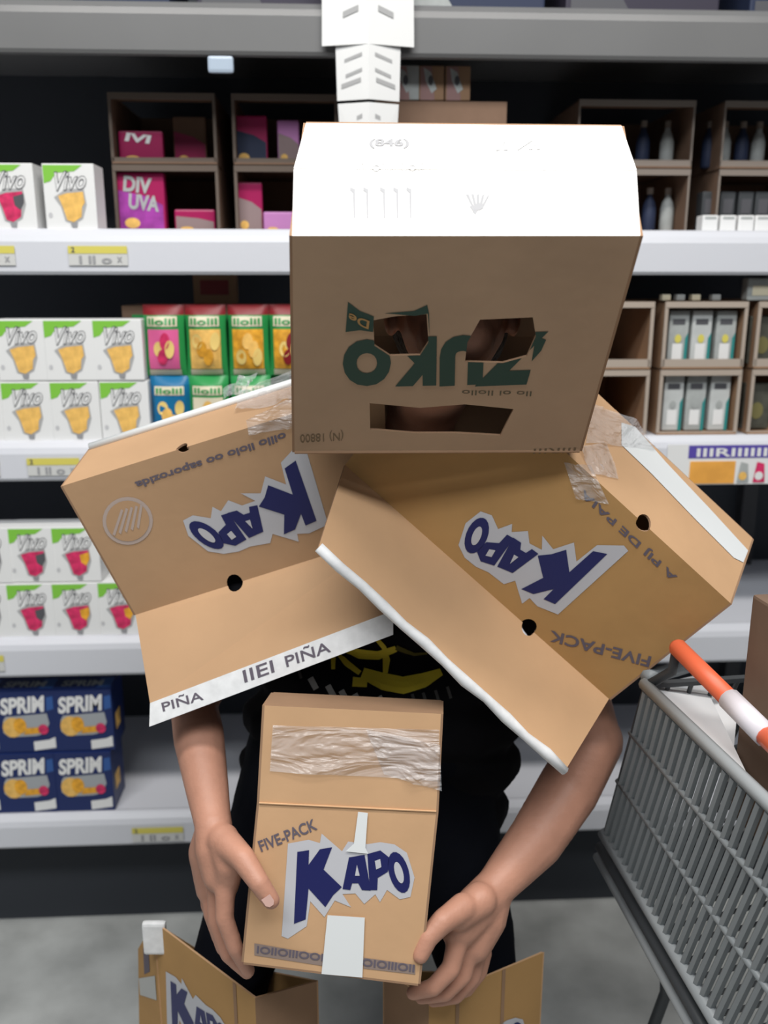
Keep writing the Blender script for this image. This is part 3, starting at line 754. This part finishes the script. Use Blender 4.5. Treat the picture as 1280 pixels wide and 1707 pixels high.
# shirt print
SHW = Matrix.Translation(PR.location)
bvh = BVHTree.FromPolygons([SHW @ v.co for v in shirt.data.vertices], [tuple(p.vertices) for p in shirt.data.polygons])
def onshirt(px, py):
    hit = bvh.ray_cast(CAM, ray(px, py).normalized())
    return (hit[0]+hit[1]*(.002 if hit[1].dot(ray(px, py)) < 0 else -.002)) if hit[0] else None
def stroke(mb, pts, ws, mt):
    L, Rr = [], []
    P = []
    for i in range(len(pts)-1):
        for k in range(5): t = k/5; P.append((pts[i][0]*(1-t)+pts[i+1][0]*t, pts[i][1]*(1-t)+pts[i+1][1]*t, ws[i]*(1-t)+ws[i+1]*t))
    P.append((*pts[-1], ws[-1]))
    rows = []
    for i, (x, y, w_) in enumerate(P):
        a = P[max(0, i-1)]; c = P[min(len(P)-1, i+1)]; dx, dy = c[0]-a[0], c[1]-a[1]; l = math.hypot(dx, dy) or 1
        row = [onshirt(x-dy/l*w_*s_, y+dx/l*w_*s_) for s_ in (-1, -.33, .33, 1)]
        if all(row): rows.append(row)
    if len(rows) < 2: return
    mb.raw([p for r_ in rows for p in r_], [(4*j+i, 4*j+i+1, 4*j+i+5, 4*j+i+4) for j in range(len(rows)-1) for i in range(3)], mt)
m = Rooted(PR)
stroke(m, [(572, 1080), (600, 1090), (630, 1092), (660, 1080)], [4, 9, 8, 5], YEL)
stroke(m, [(562, 1088), (578, 1106), (600, 1122)], [3, 5, 4], YEL)
stroke(m, [(556, 1096), (556, 1116)], [4, 3], YEL)
stroke(m, [(604, 1122), (640, 1136), (672, 1142), (705, 1134), (735, 1120)], [9, 14, 14, 12, 6], YEL)
stroke(m, [(588, 1136), (612, 1138)], [8, 7], YEL)
stroke(m, [(624, 1060), (640, 1078), (644, 1100), (642, 1122)], [3, 4, 6, 4], YEL)
stroke(m, [(660, 1078), (690, 1090), (712, 1088)], [4, 3, 2], mat('dim yellow print', (.12, .10, .01), .8))
m.put('shirt_emblem', parent=None)
for x, y in ((523, 1140), (552, 1152), (574, 1160), (596, 1166), (636, 1170)): m = Rooted(PR); stroke(m, [(x-5, y-10), (x+5, y+8)], [5, 5], GREYP); m.v and m.put('shirt_mark')
for x, y in ((500, 1122), (690, 1166), (708, 1164), (728, 1160), (748, 1154)): m = Rooted(PR); stroke(m, [(x-3, y-10), (x+3, y+9)], [2.5, 2.5], mat('dim print', (.06, .06, .06), .8)); m.v and m.put('shirt_mark')

# ============================================================ WORN AND HELD CARTONS
def quad(*a): return [U(*p) for p in a]
def arc_notch(u, ru, rv, v0, sgn, n=8):
    """half-round notch along the edge v=v0, listed with growing u"""
    return [(u-ru*math.cos(math.pi*i/n), v0+sgn*rv*math.sin(math.pi*i/n)) for i in range(n+1)]
# ---- head carton
tfl, tfr = U(487, 393, .94), U(1067, 393, .94)
bfl, bfr = U(491, 754, 1.12), U(966, 752, 1.12)
tbl, tbr = U(510, 205, 1.125), U(1036, 210, 1.125)
bbl, bbr = bfl+(tbl-tfl), bfr+(tbr-tfr)
HB = empty('head_carton', (tfl+tfr+bbl+bbr)/4-V((0, 0, .15)), 0, 'large brown carton worn over the head, eye and mouth holes cut out', 'carton')
F = Panel(tfl, tfr, bfr, bfl)
eye1 = [(622,534),(660,527),(711,524),(714,570),(700,592),(650,593),(624,576)]
eye2 = [(800,533),(888,529),(893,560),(878,594),(838,605),(775,603),(779,570)]
mouth = [(616,672),(700,680),(775,674),(856,682),(834,726),(760,722),(690,722),(617,716)]
m = Rooted(HB); F.sheet(m, HEADK, holes=[[F.uv(*p) for p in h] for h in (eye1, eye2, mouth)], th=.003)
fp = m.put('front_panel')
m = Rooted(HB)
F.decal(m, [(580,503),(600,518),(623,527),(622,553),(600,550),(576,553)], GREEN); F.decal(m, [(712,508),(716,560),(715,522),(692,526),(640,522),(690,518)], GREEN)
F.text(m, 'De', (616,534), (582,520), (614,548), KRAFT, .0012)
# upside-down lettering
for k_, x0_, x1_, yt in (('O', 652, 570, 564), ('K', 728, 648, 560)):
    F.cut_text(m, k_, (x0_, yt), (x1_, yt+2), (x0_-1, 642), GREEN, (eye1, eye2), bold=.075)
F.cut_text(m, 'U', (808, 556), (733, 560), (804, 640), GREEN, (eye1, eye2), bold=.085)
F.cut_text(m, 'Z', (914, 552), (812, 556), (888, 640), GREEN, (eye1, eye2), bold=.075)
F.decal(m, [(893,560),(910,566),(902,584),(886,602)], GREEN)
m.put('printed_logo'); m = Rooted(HB)
F.text(m, 'llo oi llollo', (886, 652), (770, 650), (885, 660), mat('faint green', (.12, .10, .06), .8), bold=0)
m.put('printed_text'); m = Rooted(HB)
F.text(m, '(N) 18800', (572, 716), (500, 720), (572, 734), mat('faint stamp', (.20, .14, .08), .8), bold=0)
m.put('printed_text'); m = Rooted(HB)
F.text(m, 'IIIRIII', (960, 746), (890, 748), (958, 758-4), mat('faint stamp', (.20, .14, .08), .8), bold=0)
m.put('printed_text')
# top: two flaps meeting at a seam, slightly humped
mL, mR = (tfl+tbl)/2, (tfr+tbr)/2; up = V((0, -.35, .93))*.006
mL, mR = mL+up-V((.006, 0, 0)), mR+up+V((.006, 0, 0))
T1 = Panel(tfl, tfr, mR, mL); T2 = Panel(mL+V((0,0,.001)), mR+V((0,0,.001)), tbr, tbl)
for T, nm in ((T1, 'top_flap'), (T2, 'top_flap')):
    m = Rooted(HB); T.sheet(m, KTOP, th=.003, edge=KTOP)
    if T is T1:
        T.text(m, '(UV)', (690, 376), (580, 376), (690, 312), FAINT, bold=0) if False else None
        for x in (590, 612, 640, 662, 684): T.decal(m, [(x-7,312),(x+2,316),(x+2,364),(x-1,364),(x-2,322),(x-7,318)], FAINT)
        for k in range(5): T.decal(m, [(776+k*9,324+abs(k-1)*1),(781+k*9,324),(793+k*3,352-k*1),(790+k*2,352)], FAINT)
        T.decal(m, [(782,344),(800,344),(792,360)], FAINT)
    else:
        T.text(m, '(846)', (615, 248), (682, 248), (616, 232), FAINT, bold=.03)
        T.text(m, 'IIVII', (826, 252), (900, 250), (836, 236), mat('very faint print', (.48, .48, .48), .7), bold=.02)
        T.text(m, 'lilloilil iloli', (596, 285), (706, 284), (597, 272), mat('very faint print', (.48, .48, .48), .7), bold=0)
    m.put(nm)
m = Rooted(HB); Panel(tfl, tbl, bbl, bfl).sheet(m, HEADK); m.raw([tfl, mL, tbl], [(0,1,2)], HEADK); m.put('side_panel')
m = Rooted(HB); Panel(tfr, tbr, bbr, bfr).sheet(m, HEADK); m.raw([tfr, mR, tbr], [(0,1,2)], HEADK); m.put('side_panel')
m = Rooted(HB); Panel(tbl, tbr, bbr, bbl).sheet(m, HEADK); m.put('rear_panel')
m = Rooted(HB); dn = V((0, .02, -.145)); Panel(bbl, bbr, bbr+dn, bbl+dn).sheet(m, HEADK); m.put('blocking_rear_flap')  # added flap, keeps the bright shelf behind from showing through the mouth hole
m = Rooted(HB); m.tube([F.at(u, 1.0, -.001) for u in (0, .5, 1)], .0028, KRAFTM, 6); m.put('lower_edge')

# ---- photo-right shoulder carton
A, B, C, D = U(740, 568, 1.15), U(1217, 1005, 1.14), U(1015, 1165, 1.19), U(575, 775, 1.20)
Ff, Ee = U(530, 915, 1.08), U(940, 1288, 1.06)
Gg = U(1254, 897, 1.285); N_ = Gg-B; Hh = A+N_
SB = empty('shoulder_carton', (B+D)/2, 0, 'brown juice carton on the shoulder at photo right, upside-down logo, white flap edge', 'carton', 'shoulder cartons')
P = Panel(A, B, C, D)
def notched(P, upper=(), lower=(), start=None):
    o = [(0, 0)] if not start else list(start)
    for px, ru, rv in upper: u, _ = P.uv(*px); o += arc_notch(u, ru, rv, 0, 1)
    o += [(1, 0), (1, 1)]
    for px, ru, rv in lower: u, _ = P.uv(*px); o += arc_notch(u, ru, rv, 1, -1)[::-1]
    return o + [(0, 1)]
CUT = [(0, P.uv(598, 746)[1]), (P.uv(900, 722)[0], 0)]
m = Rooted(SB); P.sheet(m, KRAFT, outer=notched(P, [((1075, 872), .022, .045)], [((880, 1045), .024, .06)], start=CUT),
    holes=[[P.uv(*p) for p in ((748,918),(756,922),(762,942),(755,944))]]); m.put('front_panel')
m = Rooted(SB)
kapo(P, m, [((485,1050), (1047, 918)), ((512,655), (930, 1024)), ((1052,800), (776, 872))])
m.put('printed_logo'); m = Rooted(SB)
P.text(m, 'FIVE-PACK', (1086, 1094), (918, 1050), (1081, 1112), GRYP, bold=.02)
m.put('printed_text'); m = Rooted(SB)
P.text(m, 'A PIJ DE PAIA', (1132, 958), (975, 812), (1122, 970), GRYP, bold=.02)
m.put('printed_text')
FL = Panel(D, C, Ee, Ff, bulge=.001)
m = Rooted(SB); FL.sheet(m, KRAFT2, outer=notched(FL, [((880, 1047), .022, .10)])); m.put('lower_flap')
m = Rooted(SB); m.tube([FL.at(i/12, .985+.01*math.sin(i*2.1), .001) for i in range(13)], [.0070+.001*math.sin(i*3) for i in range(13)], EDGE, 7); o = m.put('flap_edge', True); tag(o, 'rough white edge of the flap')
Mid0, Mid1 = (A+Hh)/2, (B+Gg)/2
T = Panel(A, B, Gg, Hh)
m = Rooted(SB); T.sheet(m, KRAFT2, outer=notched(T, [((1075, 868), .022, .12)], start=[(T.uv(905, 718)[0]-.02, 0)])[:-1]+[(T.uv(960, 610)[0]-.02, 1)]); m.put('top_panel')
m = Rooted(SB)
W2 = [(1035,705),(1058,712),(1110,772),(1180,846),(1246,918),(1238,938),(1222,930),(1160,868),(1085,790),(1035,742)]
T.decal(m, W2, WTAPE, .001); m.put('white_tape')
m = Rooted(SB); Panel(B, C, C+N_, Gg).sheet(m, KRAFT); m.put('end_panel')
q = .45; m = Rooted(SB); Panel(Hh.lerp(Gg, q), Gg, C+N_, (D+N_).lerp(C+N_, q)).sheet(m, KRAFT); m.put('rear_panel')
def tape_strip(root, Pn, pts, seed, hump=.006, name='clear_tape'):
    """loose clear tape over a panel: pts = four px corners"""
    q = [Pn.uv(*p) for p in pts]; rnd = random.Random(seed); N = 14; m = Rooted(root)
    ph = [rnd.uniform(0, 6) for _ in range(4)]
    vs = []
    for j in range(N+1):
        for i in range(N+1):
            u, v = i/N, j/N
            a = V(q[0])*(1-u)*(1-v)+V(q[1])*u*(1-v)+V(q[2])*u*v+V(q[3])*(1-u)*v
            h = .0015+hump*(.5+.5*math.sin(9*u+4*v+ph[0]))*(.5+.5*math.sin(5*v-7*u+ph[1]))*(.3+.7*rnd.random())
            vs.append(Pn.at(a.x, a.y, h))
    m.raw(vs, [(j*(N+1)+i, j*(N+1)+i+1, (j+1)*(N+1)+i+1, (j+1)*(N+1)+i) for j in range(N) for i in range(N)], TAPE)
    m.put(name)
tape_strip(SB, T, [(985,675),(1060,700),(1090,750),(975,740)], 3, .008)
tape_strip(SB, T, [(960,745),(1010,740),(1030,800),(985,790)], 4, .006)
tape_strip(SB, P, [(940,770),(985,775),(1015,840),(960,830)], 5, .006)

# ---- photo-left shoulder carton
a0, a1 = U(104, 810, 1.21), U(640, 642, 1.225)
b0, b1 = U(226, 1025, 1.25), U(648, 892, 1.262)
f0, f1 = U(250, 1172, 1.15), U(655, 1018, 1.15)
n0 = U(150, 748, 1.33)-a0
SB2 = empty('shoulder_carton', (a0+b1)/2, 0, 'brown juice carton on the shoulder at photo left, upside-down logo, round stamp', 'carton', 'shoulder cartons')
P = Panel(a0, a1, b1, b0)
m = Rooted(SB2); P.sheet(m, KRAFTL, outer=notched(P, [((305, 745), .018, .03)], [((390, 968), .030, .07)])); m.put('front_panel')
m = Rooted(SB2)
kapo(P, m, [((485,1050), (508, 742)), ((512,655), (547, 874)), ((1052,800), (314, 893))])
m.put('printed_logo'); m = Rooted(SB2)
P.text(m, 'oillo iiolo oo saporozida', (474, 716), (222, 800), (478, 732), GRYP, bold=.03)
m.put('printed_text'); m = Rooted(SB2)
ring = ell(213, 868, 42, 40, 0, 28)
P.decal(m, ring, FAINTK); P.decal(m, ell(213, 868, 36, 34, 0, 28), KRAFTL, .001)
for k in range(5): P.decal(m, [(188+k*10, 890-k*3), (192+k*10, 893-k*3), (206+k*8, 850-k*2), (202+k*8, 848-k*2)], FAINTK, .0014)
m.put('round_stamp')
FL = Panel(b0, b1, f1, f0, bulge=.001)
m = Rooted(SB2); FL.sheet(m, KRAFTL, outer=notched(FL, [((392, 970), .030, .10)])); m.put('lower_flap')
ed = V((0, -.012, -.030))
ST = Panel(f0, f1, f1+ed, f0+ed)
m = Rooted(SB2); ST.sheet(m, EDGE, edge=EDGE, back=EDGE); 
for body_, p0, p1, pu in (('PI\u00d1A', (272,1186), (340,1166), (268,1168)), ('IIEI', (408,1138), (458,1120), (404,1118)), ('PI\u00d1A', (478,1112), (552,1086), (473,1090))):
    ST.text(m, body_, p0, p1, pu, GRYP, bold=.01)
o = m.put('white_edge_strip'); tag(o, 'white lettered strip along the flap edge')
T = Panel(a0, a1, a1+n0, a0+n0)
m = Rooted(SB2); T.sheet(m, KRAFTL, outer=notched(T, [((305, 742), .018, .14)])); m.put('top_panel')
m = Rooted(SB2); m.tube([a0+n0+V((0,0,.002)), (a0+a1)/2+n0+V((0,0,.003)), a1+n0+V((0,0,.002))], .0065, WTAPE, 8); m.put('white_tape', True)
m = Rooted(SB2); Panel(a0, a0+n0, b0+n0, b0).sheet(m, KRAFTL); m.put('end_panel')
m = Rooted(SB2); Panel(a0+n0, (a0+n0).lerp(a1+n0, .42), (b0+n0).lerp(b1+n0, .42), b0+n0).sheet(m, KRAFT); m.put('rear_panel')
tape_strip(SB2, T, [(400,655),(489,618),(489,672),(392,690)], 11, .010)
tape_strip(SB2, P, [(410,700),(489,660),(489,712),(415,724)], 12, .008)
tape_strip(SB2, T, [(372,650),(430,622),(420,648),(375,672)], 13, .016)

# ---- held carton
hl, hr = U(432, 1338, 1.038), U(727, 1352, 1.036)
hbl, hbr = U(406, 1604, .995), U(697, 1640, .990)
htl, htr = U(441, 1176, 1.062), U(735, 1190, 1.060)
nd = V((.004, .058, -.010))
HC = empty('held_carton', (hbl+hbr)/2+nd/2, 0, 'upright brown juice carton held in both hands, clear tape on top', 'carton')
P = Panel(hl, hr, hbr, hbl)
m = Rooted(HC); P.sheet(m, KRAFT2); m.put('front_panel')
m = Rooted(HC)
dz = lambda x, y: (x/2.56+280, y/2.56+1150)
kapo(P, m, [((485,1050), dz(485,1050)), ((512,655), dz(512,655)), ((1052,800), dz(1052,800))])
m.put('printed_logo'); m = Rooted(HC)
P.text(m, 'FIVE-PACK', (436, 1420), (530, 1382), (429, 1402), GRYP, bold=.02)
m.put('printed_text'); m = Rooted(HC)
P.decal(m, [(424,1572),(540,1592),(540,1610),(424,1592)], mat('grey brown band', (.28, .21, .18), .7)); P.decal(m, [(606,1596),(692,1608),(692,1624),(606,1614)], mat('grey brown band', (.28, .21, .18), .7))
P.text(m, 'IOIIOIIIOOIIII IIOIIOIOIIIOII', (428, 1588), (690, 1620), (429, 1576), GRYP, .0012, bold=.02)
m.put('printed_text')
m = Rooted(HC)
P.decal(m, [(597,1352),(613,1354),(609,1412),(614,1422),(576,1418),(590,1405)], WTAPE, .0024); m.put('white_tape'); m = Rooted(HC); P.decal(m, [(546,1524),(608,1528),(604,1628),(536,1622)], WTAPE, .0024)
m.put('white_tape')
T = Panel(htl, htr, hr, hl)
m = Rooted(HC); T.sheet(m, KRAFT2); m.put('upper_panel')
m = Rooted(HC); m.tube([hl+V((0, -.001, 0)), hr+V((0, -.001, 0))], .0012, KRAFT2, 6); m.put('crease')
tape_strip(HC, T, [(455,1208),(732,1216),(730,1300),(450,1285)], 21, .007)
tape_strip(HC, T, [(610,1214),(733,1240),(736,1318),(640,1290)], 22, .008)
m = Rooted(HC)
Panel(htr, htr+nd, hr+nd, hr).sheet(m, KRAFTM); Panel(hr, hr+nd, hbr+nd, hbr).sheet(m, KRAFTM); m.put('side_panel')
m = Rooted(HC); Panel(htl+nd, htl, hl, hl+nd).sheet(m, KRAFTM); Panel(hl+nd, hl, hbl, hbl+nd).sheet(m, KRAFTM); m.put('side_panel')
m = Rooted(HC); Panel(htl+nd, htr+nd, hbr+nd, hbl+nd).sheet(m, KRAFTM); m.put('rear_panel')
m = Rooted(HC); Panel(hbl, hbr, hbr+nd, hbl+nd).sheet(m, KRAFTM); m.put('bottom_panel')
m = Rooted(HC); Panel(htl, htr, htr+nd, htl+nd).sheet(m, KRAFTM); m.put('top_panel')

# ---- leg cartons: open tubes round the thighs
def leg_carton(far, near, inner, top_z, label, flip, rim, logo):
    z1 = .16; root = empty('leg_carton', (sum(p[0] for p in (far, near))/2, sum(p[1] for p in (far, near))/2, z1), 0, label, 'carton', 'leg cartons')
    fourth = (far[0]+inner[0]-near[0], far[1]+inner[1]-near[1])
    ring = [far, near, inner, fourth]; zs = rim
    for i, nm in enumerate(('front_panel', 'inner_panel', 'rear_panel', 'outer_panel')):
        p, q_ = ring[i], ring[(i+1) % 4]
        c = [V((p[0], p[1], zs[i])), V((q_[0], q_[1], zs[(i+1) % 4])), V((q_[0], q_[1], z1)), V((p[0], p[1], z1))]
        Pn = Panel(*c); m = Rooted(root)
        Pn.sheet(m, KRAFT if i != 1 else KRAFTM, edge=KRAFT2)  # inner panel takes a darker board, painting the shade between the legs
        if nm == 'front_panel':
            for a in ((.80,) if logo else (.35, .75)):
                m.raw([Pn.at(a, .0, .0008), Pn.at(a+.03, .0, .0008), Pn.at(a+.03, .6, .0008), Pn.at(a, .6, .0008)], [(0,1,2,3)], KRAFTM)
            D_ = [(x, y) for x, y in ((.0,.0),(1,0),(0,1))]
            if logo:
                s_ = lambda pts: [((x-485)/600*.75+.06, (y-615)/600*.5+.18) for x, y in pts]
            else:
                s_ = lambda pts: [(1-((x-485)/600*.8+.12), (y-615)/600*.5+.24) for x, y in pts]
            for grp, mt, off in ((LOGO_W, WPRINT, .0008), (LOGO_B+LOGO_O, BLUE, .0014), (LOGO_OI+LOGO_AI, WPRINT, .002)):
                for pp in grp: Pn.decal(m, s_(pp), mt, off, px=False)
        m.put(nm)
    return root
far, near, inner = U(258, 1538, 1.23), U(425, 1664, 1.065), U(528, 1648, 1.13)
LC = leg_carton((far.x, far.y), (near.x, near.y), (inner.x, inner.y), .53, 'open brown carton round the leg at photo left, blue logo below the rim', 0, (far.z, near.z, near.z-.03, far.z-.13), True)
m = Rooted(LC); k = V((far.x, far.y, far.z))
m.chamfer((k.x-.018, k.y-.014, k.z-.05), (k.x+.020, k.y-.002, k.z+.008), EDGE, .005); m.put('torn_corner_tape')
o0 = U(230, 1582, 1.30); o1 = V((o0.x-.012, o0.y, .2)); Pn = Panel(V((far.x-.002, far.y, far.z)), o0, o1, V((far.x-.002, far.y, .2)))
m = Rooted(LC); Pn.sheet(m, KRAFT, edge=KRAFT2)
m.raw([Pn.at(a, b, .0008) for a, b in ((.35, .06), (.65, .06), (.65, .26), (.35, .26))], [(0,1,2,3)], GRYP)
m.raw([Pn.at(a, b, .001) for a, b in ((.1, .30), (.95, .27), (.9, .42), (.1, .45))], [(0,1,2,3)], mat('dull white tape', (.5, .5, .48), .5)); m.put('outer_flap')
far, near, inner = U(905, 1588, 1.19), U(715, 1668, 1.07), U(640, 1655, 1.15)
RC = leg_carton((far.x, far.y), (near.x, near.y), (inner.x, inner.y), .53, 'open brown carton round the leg at photo right, plain rim with dark bands', 1, (far.z, near.z, near.z-.02, far.z-.11), False)

# ============================================================ SHOPPING CART
tF, bF = U(1076, 1142, 1.16), U(1008, 1392, 1.26)
tN, bN = U(1282, 1340, .87), U(1196, 1707, .905)
tN = tF+(tN-tF)*1.75; bN = bF+(bN-bF)*1.45
CT = empty('shopping_cart', (.62, .9, 0), 0, 'grey plastic shopping cart with slatted end and orange handle at photo right', 'cart')
LEN = .62
def pt(u, v, off=0): return tF.lerp(tN, u).lerp(bF.lerp(bN, u), v)+V((off, 0, 0))
for i in range(30):
    u = .012+i*.0335
    m = Rooted(CT); m.tube([pt(u, .03), pt(u, .35, .002), pt(u, .99)], .0056, CARTG, 6); m.put('slat')
for v, r_, mm in ((0, .0085, CARTL), (.30, .0045, CARTG), (.62, .0045, CARTG), (1, .010, CARTL), (1.10, .009, CARTD), (1.18, .008, CARTL)):
    m = Rooted(CT); m.tube([pt(-.01, v), pt(.5, v), pt(1.01, v)], r_, mm, 8); m.put('rail', True)
# far side wall, near side wall, front, floor of the basket
def wall(a, b_, c, d, n, name):
    a, b_, c, d = map(V, (a, b_, c, d))
    m = Rooted(CT)
    for i in range(n+1):
        t = i/n; m.tube([a.lerp(b_, t), d.lerp(c, t)], .0035, CARTD, 5)
    for t in (0, .5, 1): m.tube([a.lerp(d, t), b_.lerp(c, t)], .006, CARTD, 6)
    m.put(name)
ex = V((LEN, .09, .0)); exb = V((LEN-.08, .06, .10))
wall(tF, tF+ex, bF+exb, bF, 18, 'far_side_grille'); wall(tN, tN+ex, bN+exb, bN, 18, 'near_side_grille')
wall(tF+ex, tN+ex, bN+exb, bF+exb, 14, 'front_grille'); wall(bF, bN, bN+exb, bF+exb, 18, 'basket_floor')
# child seat panel
m = Rooted(CT)
s0, s1, s2, s3, s4 = tF+V((.004, .004, -.004)), U(1166, 1124, 1.27), U(1229, 1184, 1.16), U(1218, 1300, 1.0), pt(.50, .0)+V((.006, 0, -.006))
up_ = [s0, s1, s2, s3, s4]; lo = [p-V((0, 0, .006)) for p in up_]; n = 5
m.raw(up_+lo, [tuple(range(n)), tuple(range(2*n-1, n-1, -1))]+[(i, (i+1) % n, n+(i+1) % n, n+i) for i in range(n)], ORP); m.put('child_seat')
m = Rooted(CT); m.tube([s0+V((0, .004, .012)), U(1160, 1106, 1.285)], .011, CARTG, 8); m.put('seat_rail', True)
# handle
h0, h1 = U(1132, 1082, 1.13), U(1282, 1232, .93); hd = h1-h0
hp = lambda t: h0+hd*t
m = Rooted(CT); m.tube([hp(-.05), hp(-.02), hp(.62)], [.009, .0125, .0125], ORANGE, 12); m.tube([hp(.96), hp(1.9)], .0125, ORANGE, 12); m.put('handle_bar', True)
m = Rooted(CT); m.tube([hp(.60), hp(.97)], .0145, LABELW, 12); tag(m.put('handle_label', True), 'pale label sleeve in the middle of the handle')
m = Rooted(CT); m.tube([hp(-.03), hp(-.03)+V((.0, .01, -.04)), tF+V((.004, 0, 0))], .007, CARTD, 8); m.put('handle_bracket', True); m = Rooted(CT); m.tube([hp(1.88), hp(1.88)+V((0, 0, -.05)), tN], .007, CARTD, 8); m.put('handle_bracket', True)
# frame and wheels
m = Rooted(CT)
c0, c1 = bF+V((0, 0, -.07)), bN+V((0, 0, -.07))
for a in (bF, bN):
    m.tube([a+V((.10, 0, 0)), a+V((.12, 0, -.30)), V((a.x+.06, a.y, .11))], .010, CARTD, 8); m.tube([a+exb, V((a.x+.50, a.y, .30)), V((a.x+.48, a.y, .11))], .010, CARTL, 8)
    m.tube([V((a.x+.06, a.y, .14)), V((a.x+.50, a.y, .14))], .010, CARTL, 8)
m.tube([V((bF.x+.06, bF.y, .14)), V((bN.x+.06, bN.y, .14))], .010, CARTL, 8); m.put('frame', True)
for a in (bF, bN):
    for dx in (.06, .48):
        m = Rooted(CT); w0 = V((a.x+dx, a.y, .056)); m.tube([w0+V((0, -.014, 0)), w0+V((0, .014, 0))], .055, BLACK, 20); m.tube([w0+V((0, -.017, 0)), w0+V((0, .017, 0))], .02, CARTL, 12); m.put('wheel')
# carton in the cart
k0 = U(1246, 990, 1.06)
m = MB(); W_, L_, H_ = .30, .32, k0.z-.84
m.chamfer((0, -L_, 0), (W_, 0, H_), mat('dull brown carton', (.17, .11, .075), .8, noise=.08), .004)
m.raw([V((.01, -.15, H_+.0008)), V((.29, -.15, H_+.0008)), V((.29, -.18, H_+.0008)), V((.01, -.18, H_+.0008))], [(0,1,2,3)], KRAFT2)
o = m.build('stock_carton', loc=V((k0.x+.006, k0.y, .84)), rz=R(8)); tag(o, 'tall brown carton standing inside the shopping cart', 'carton')
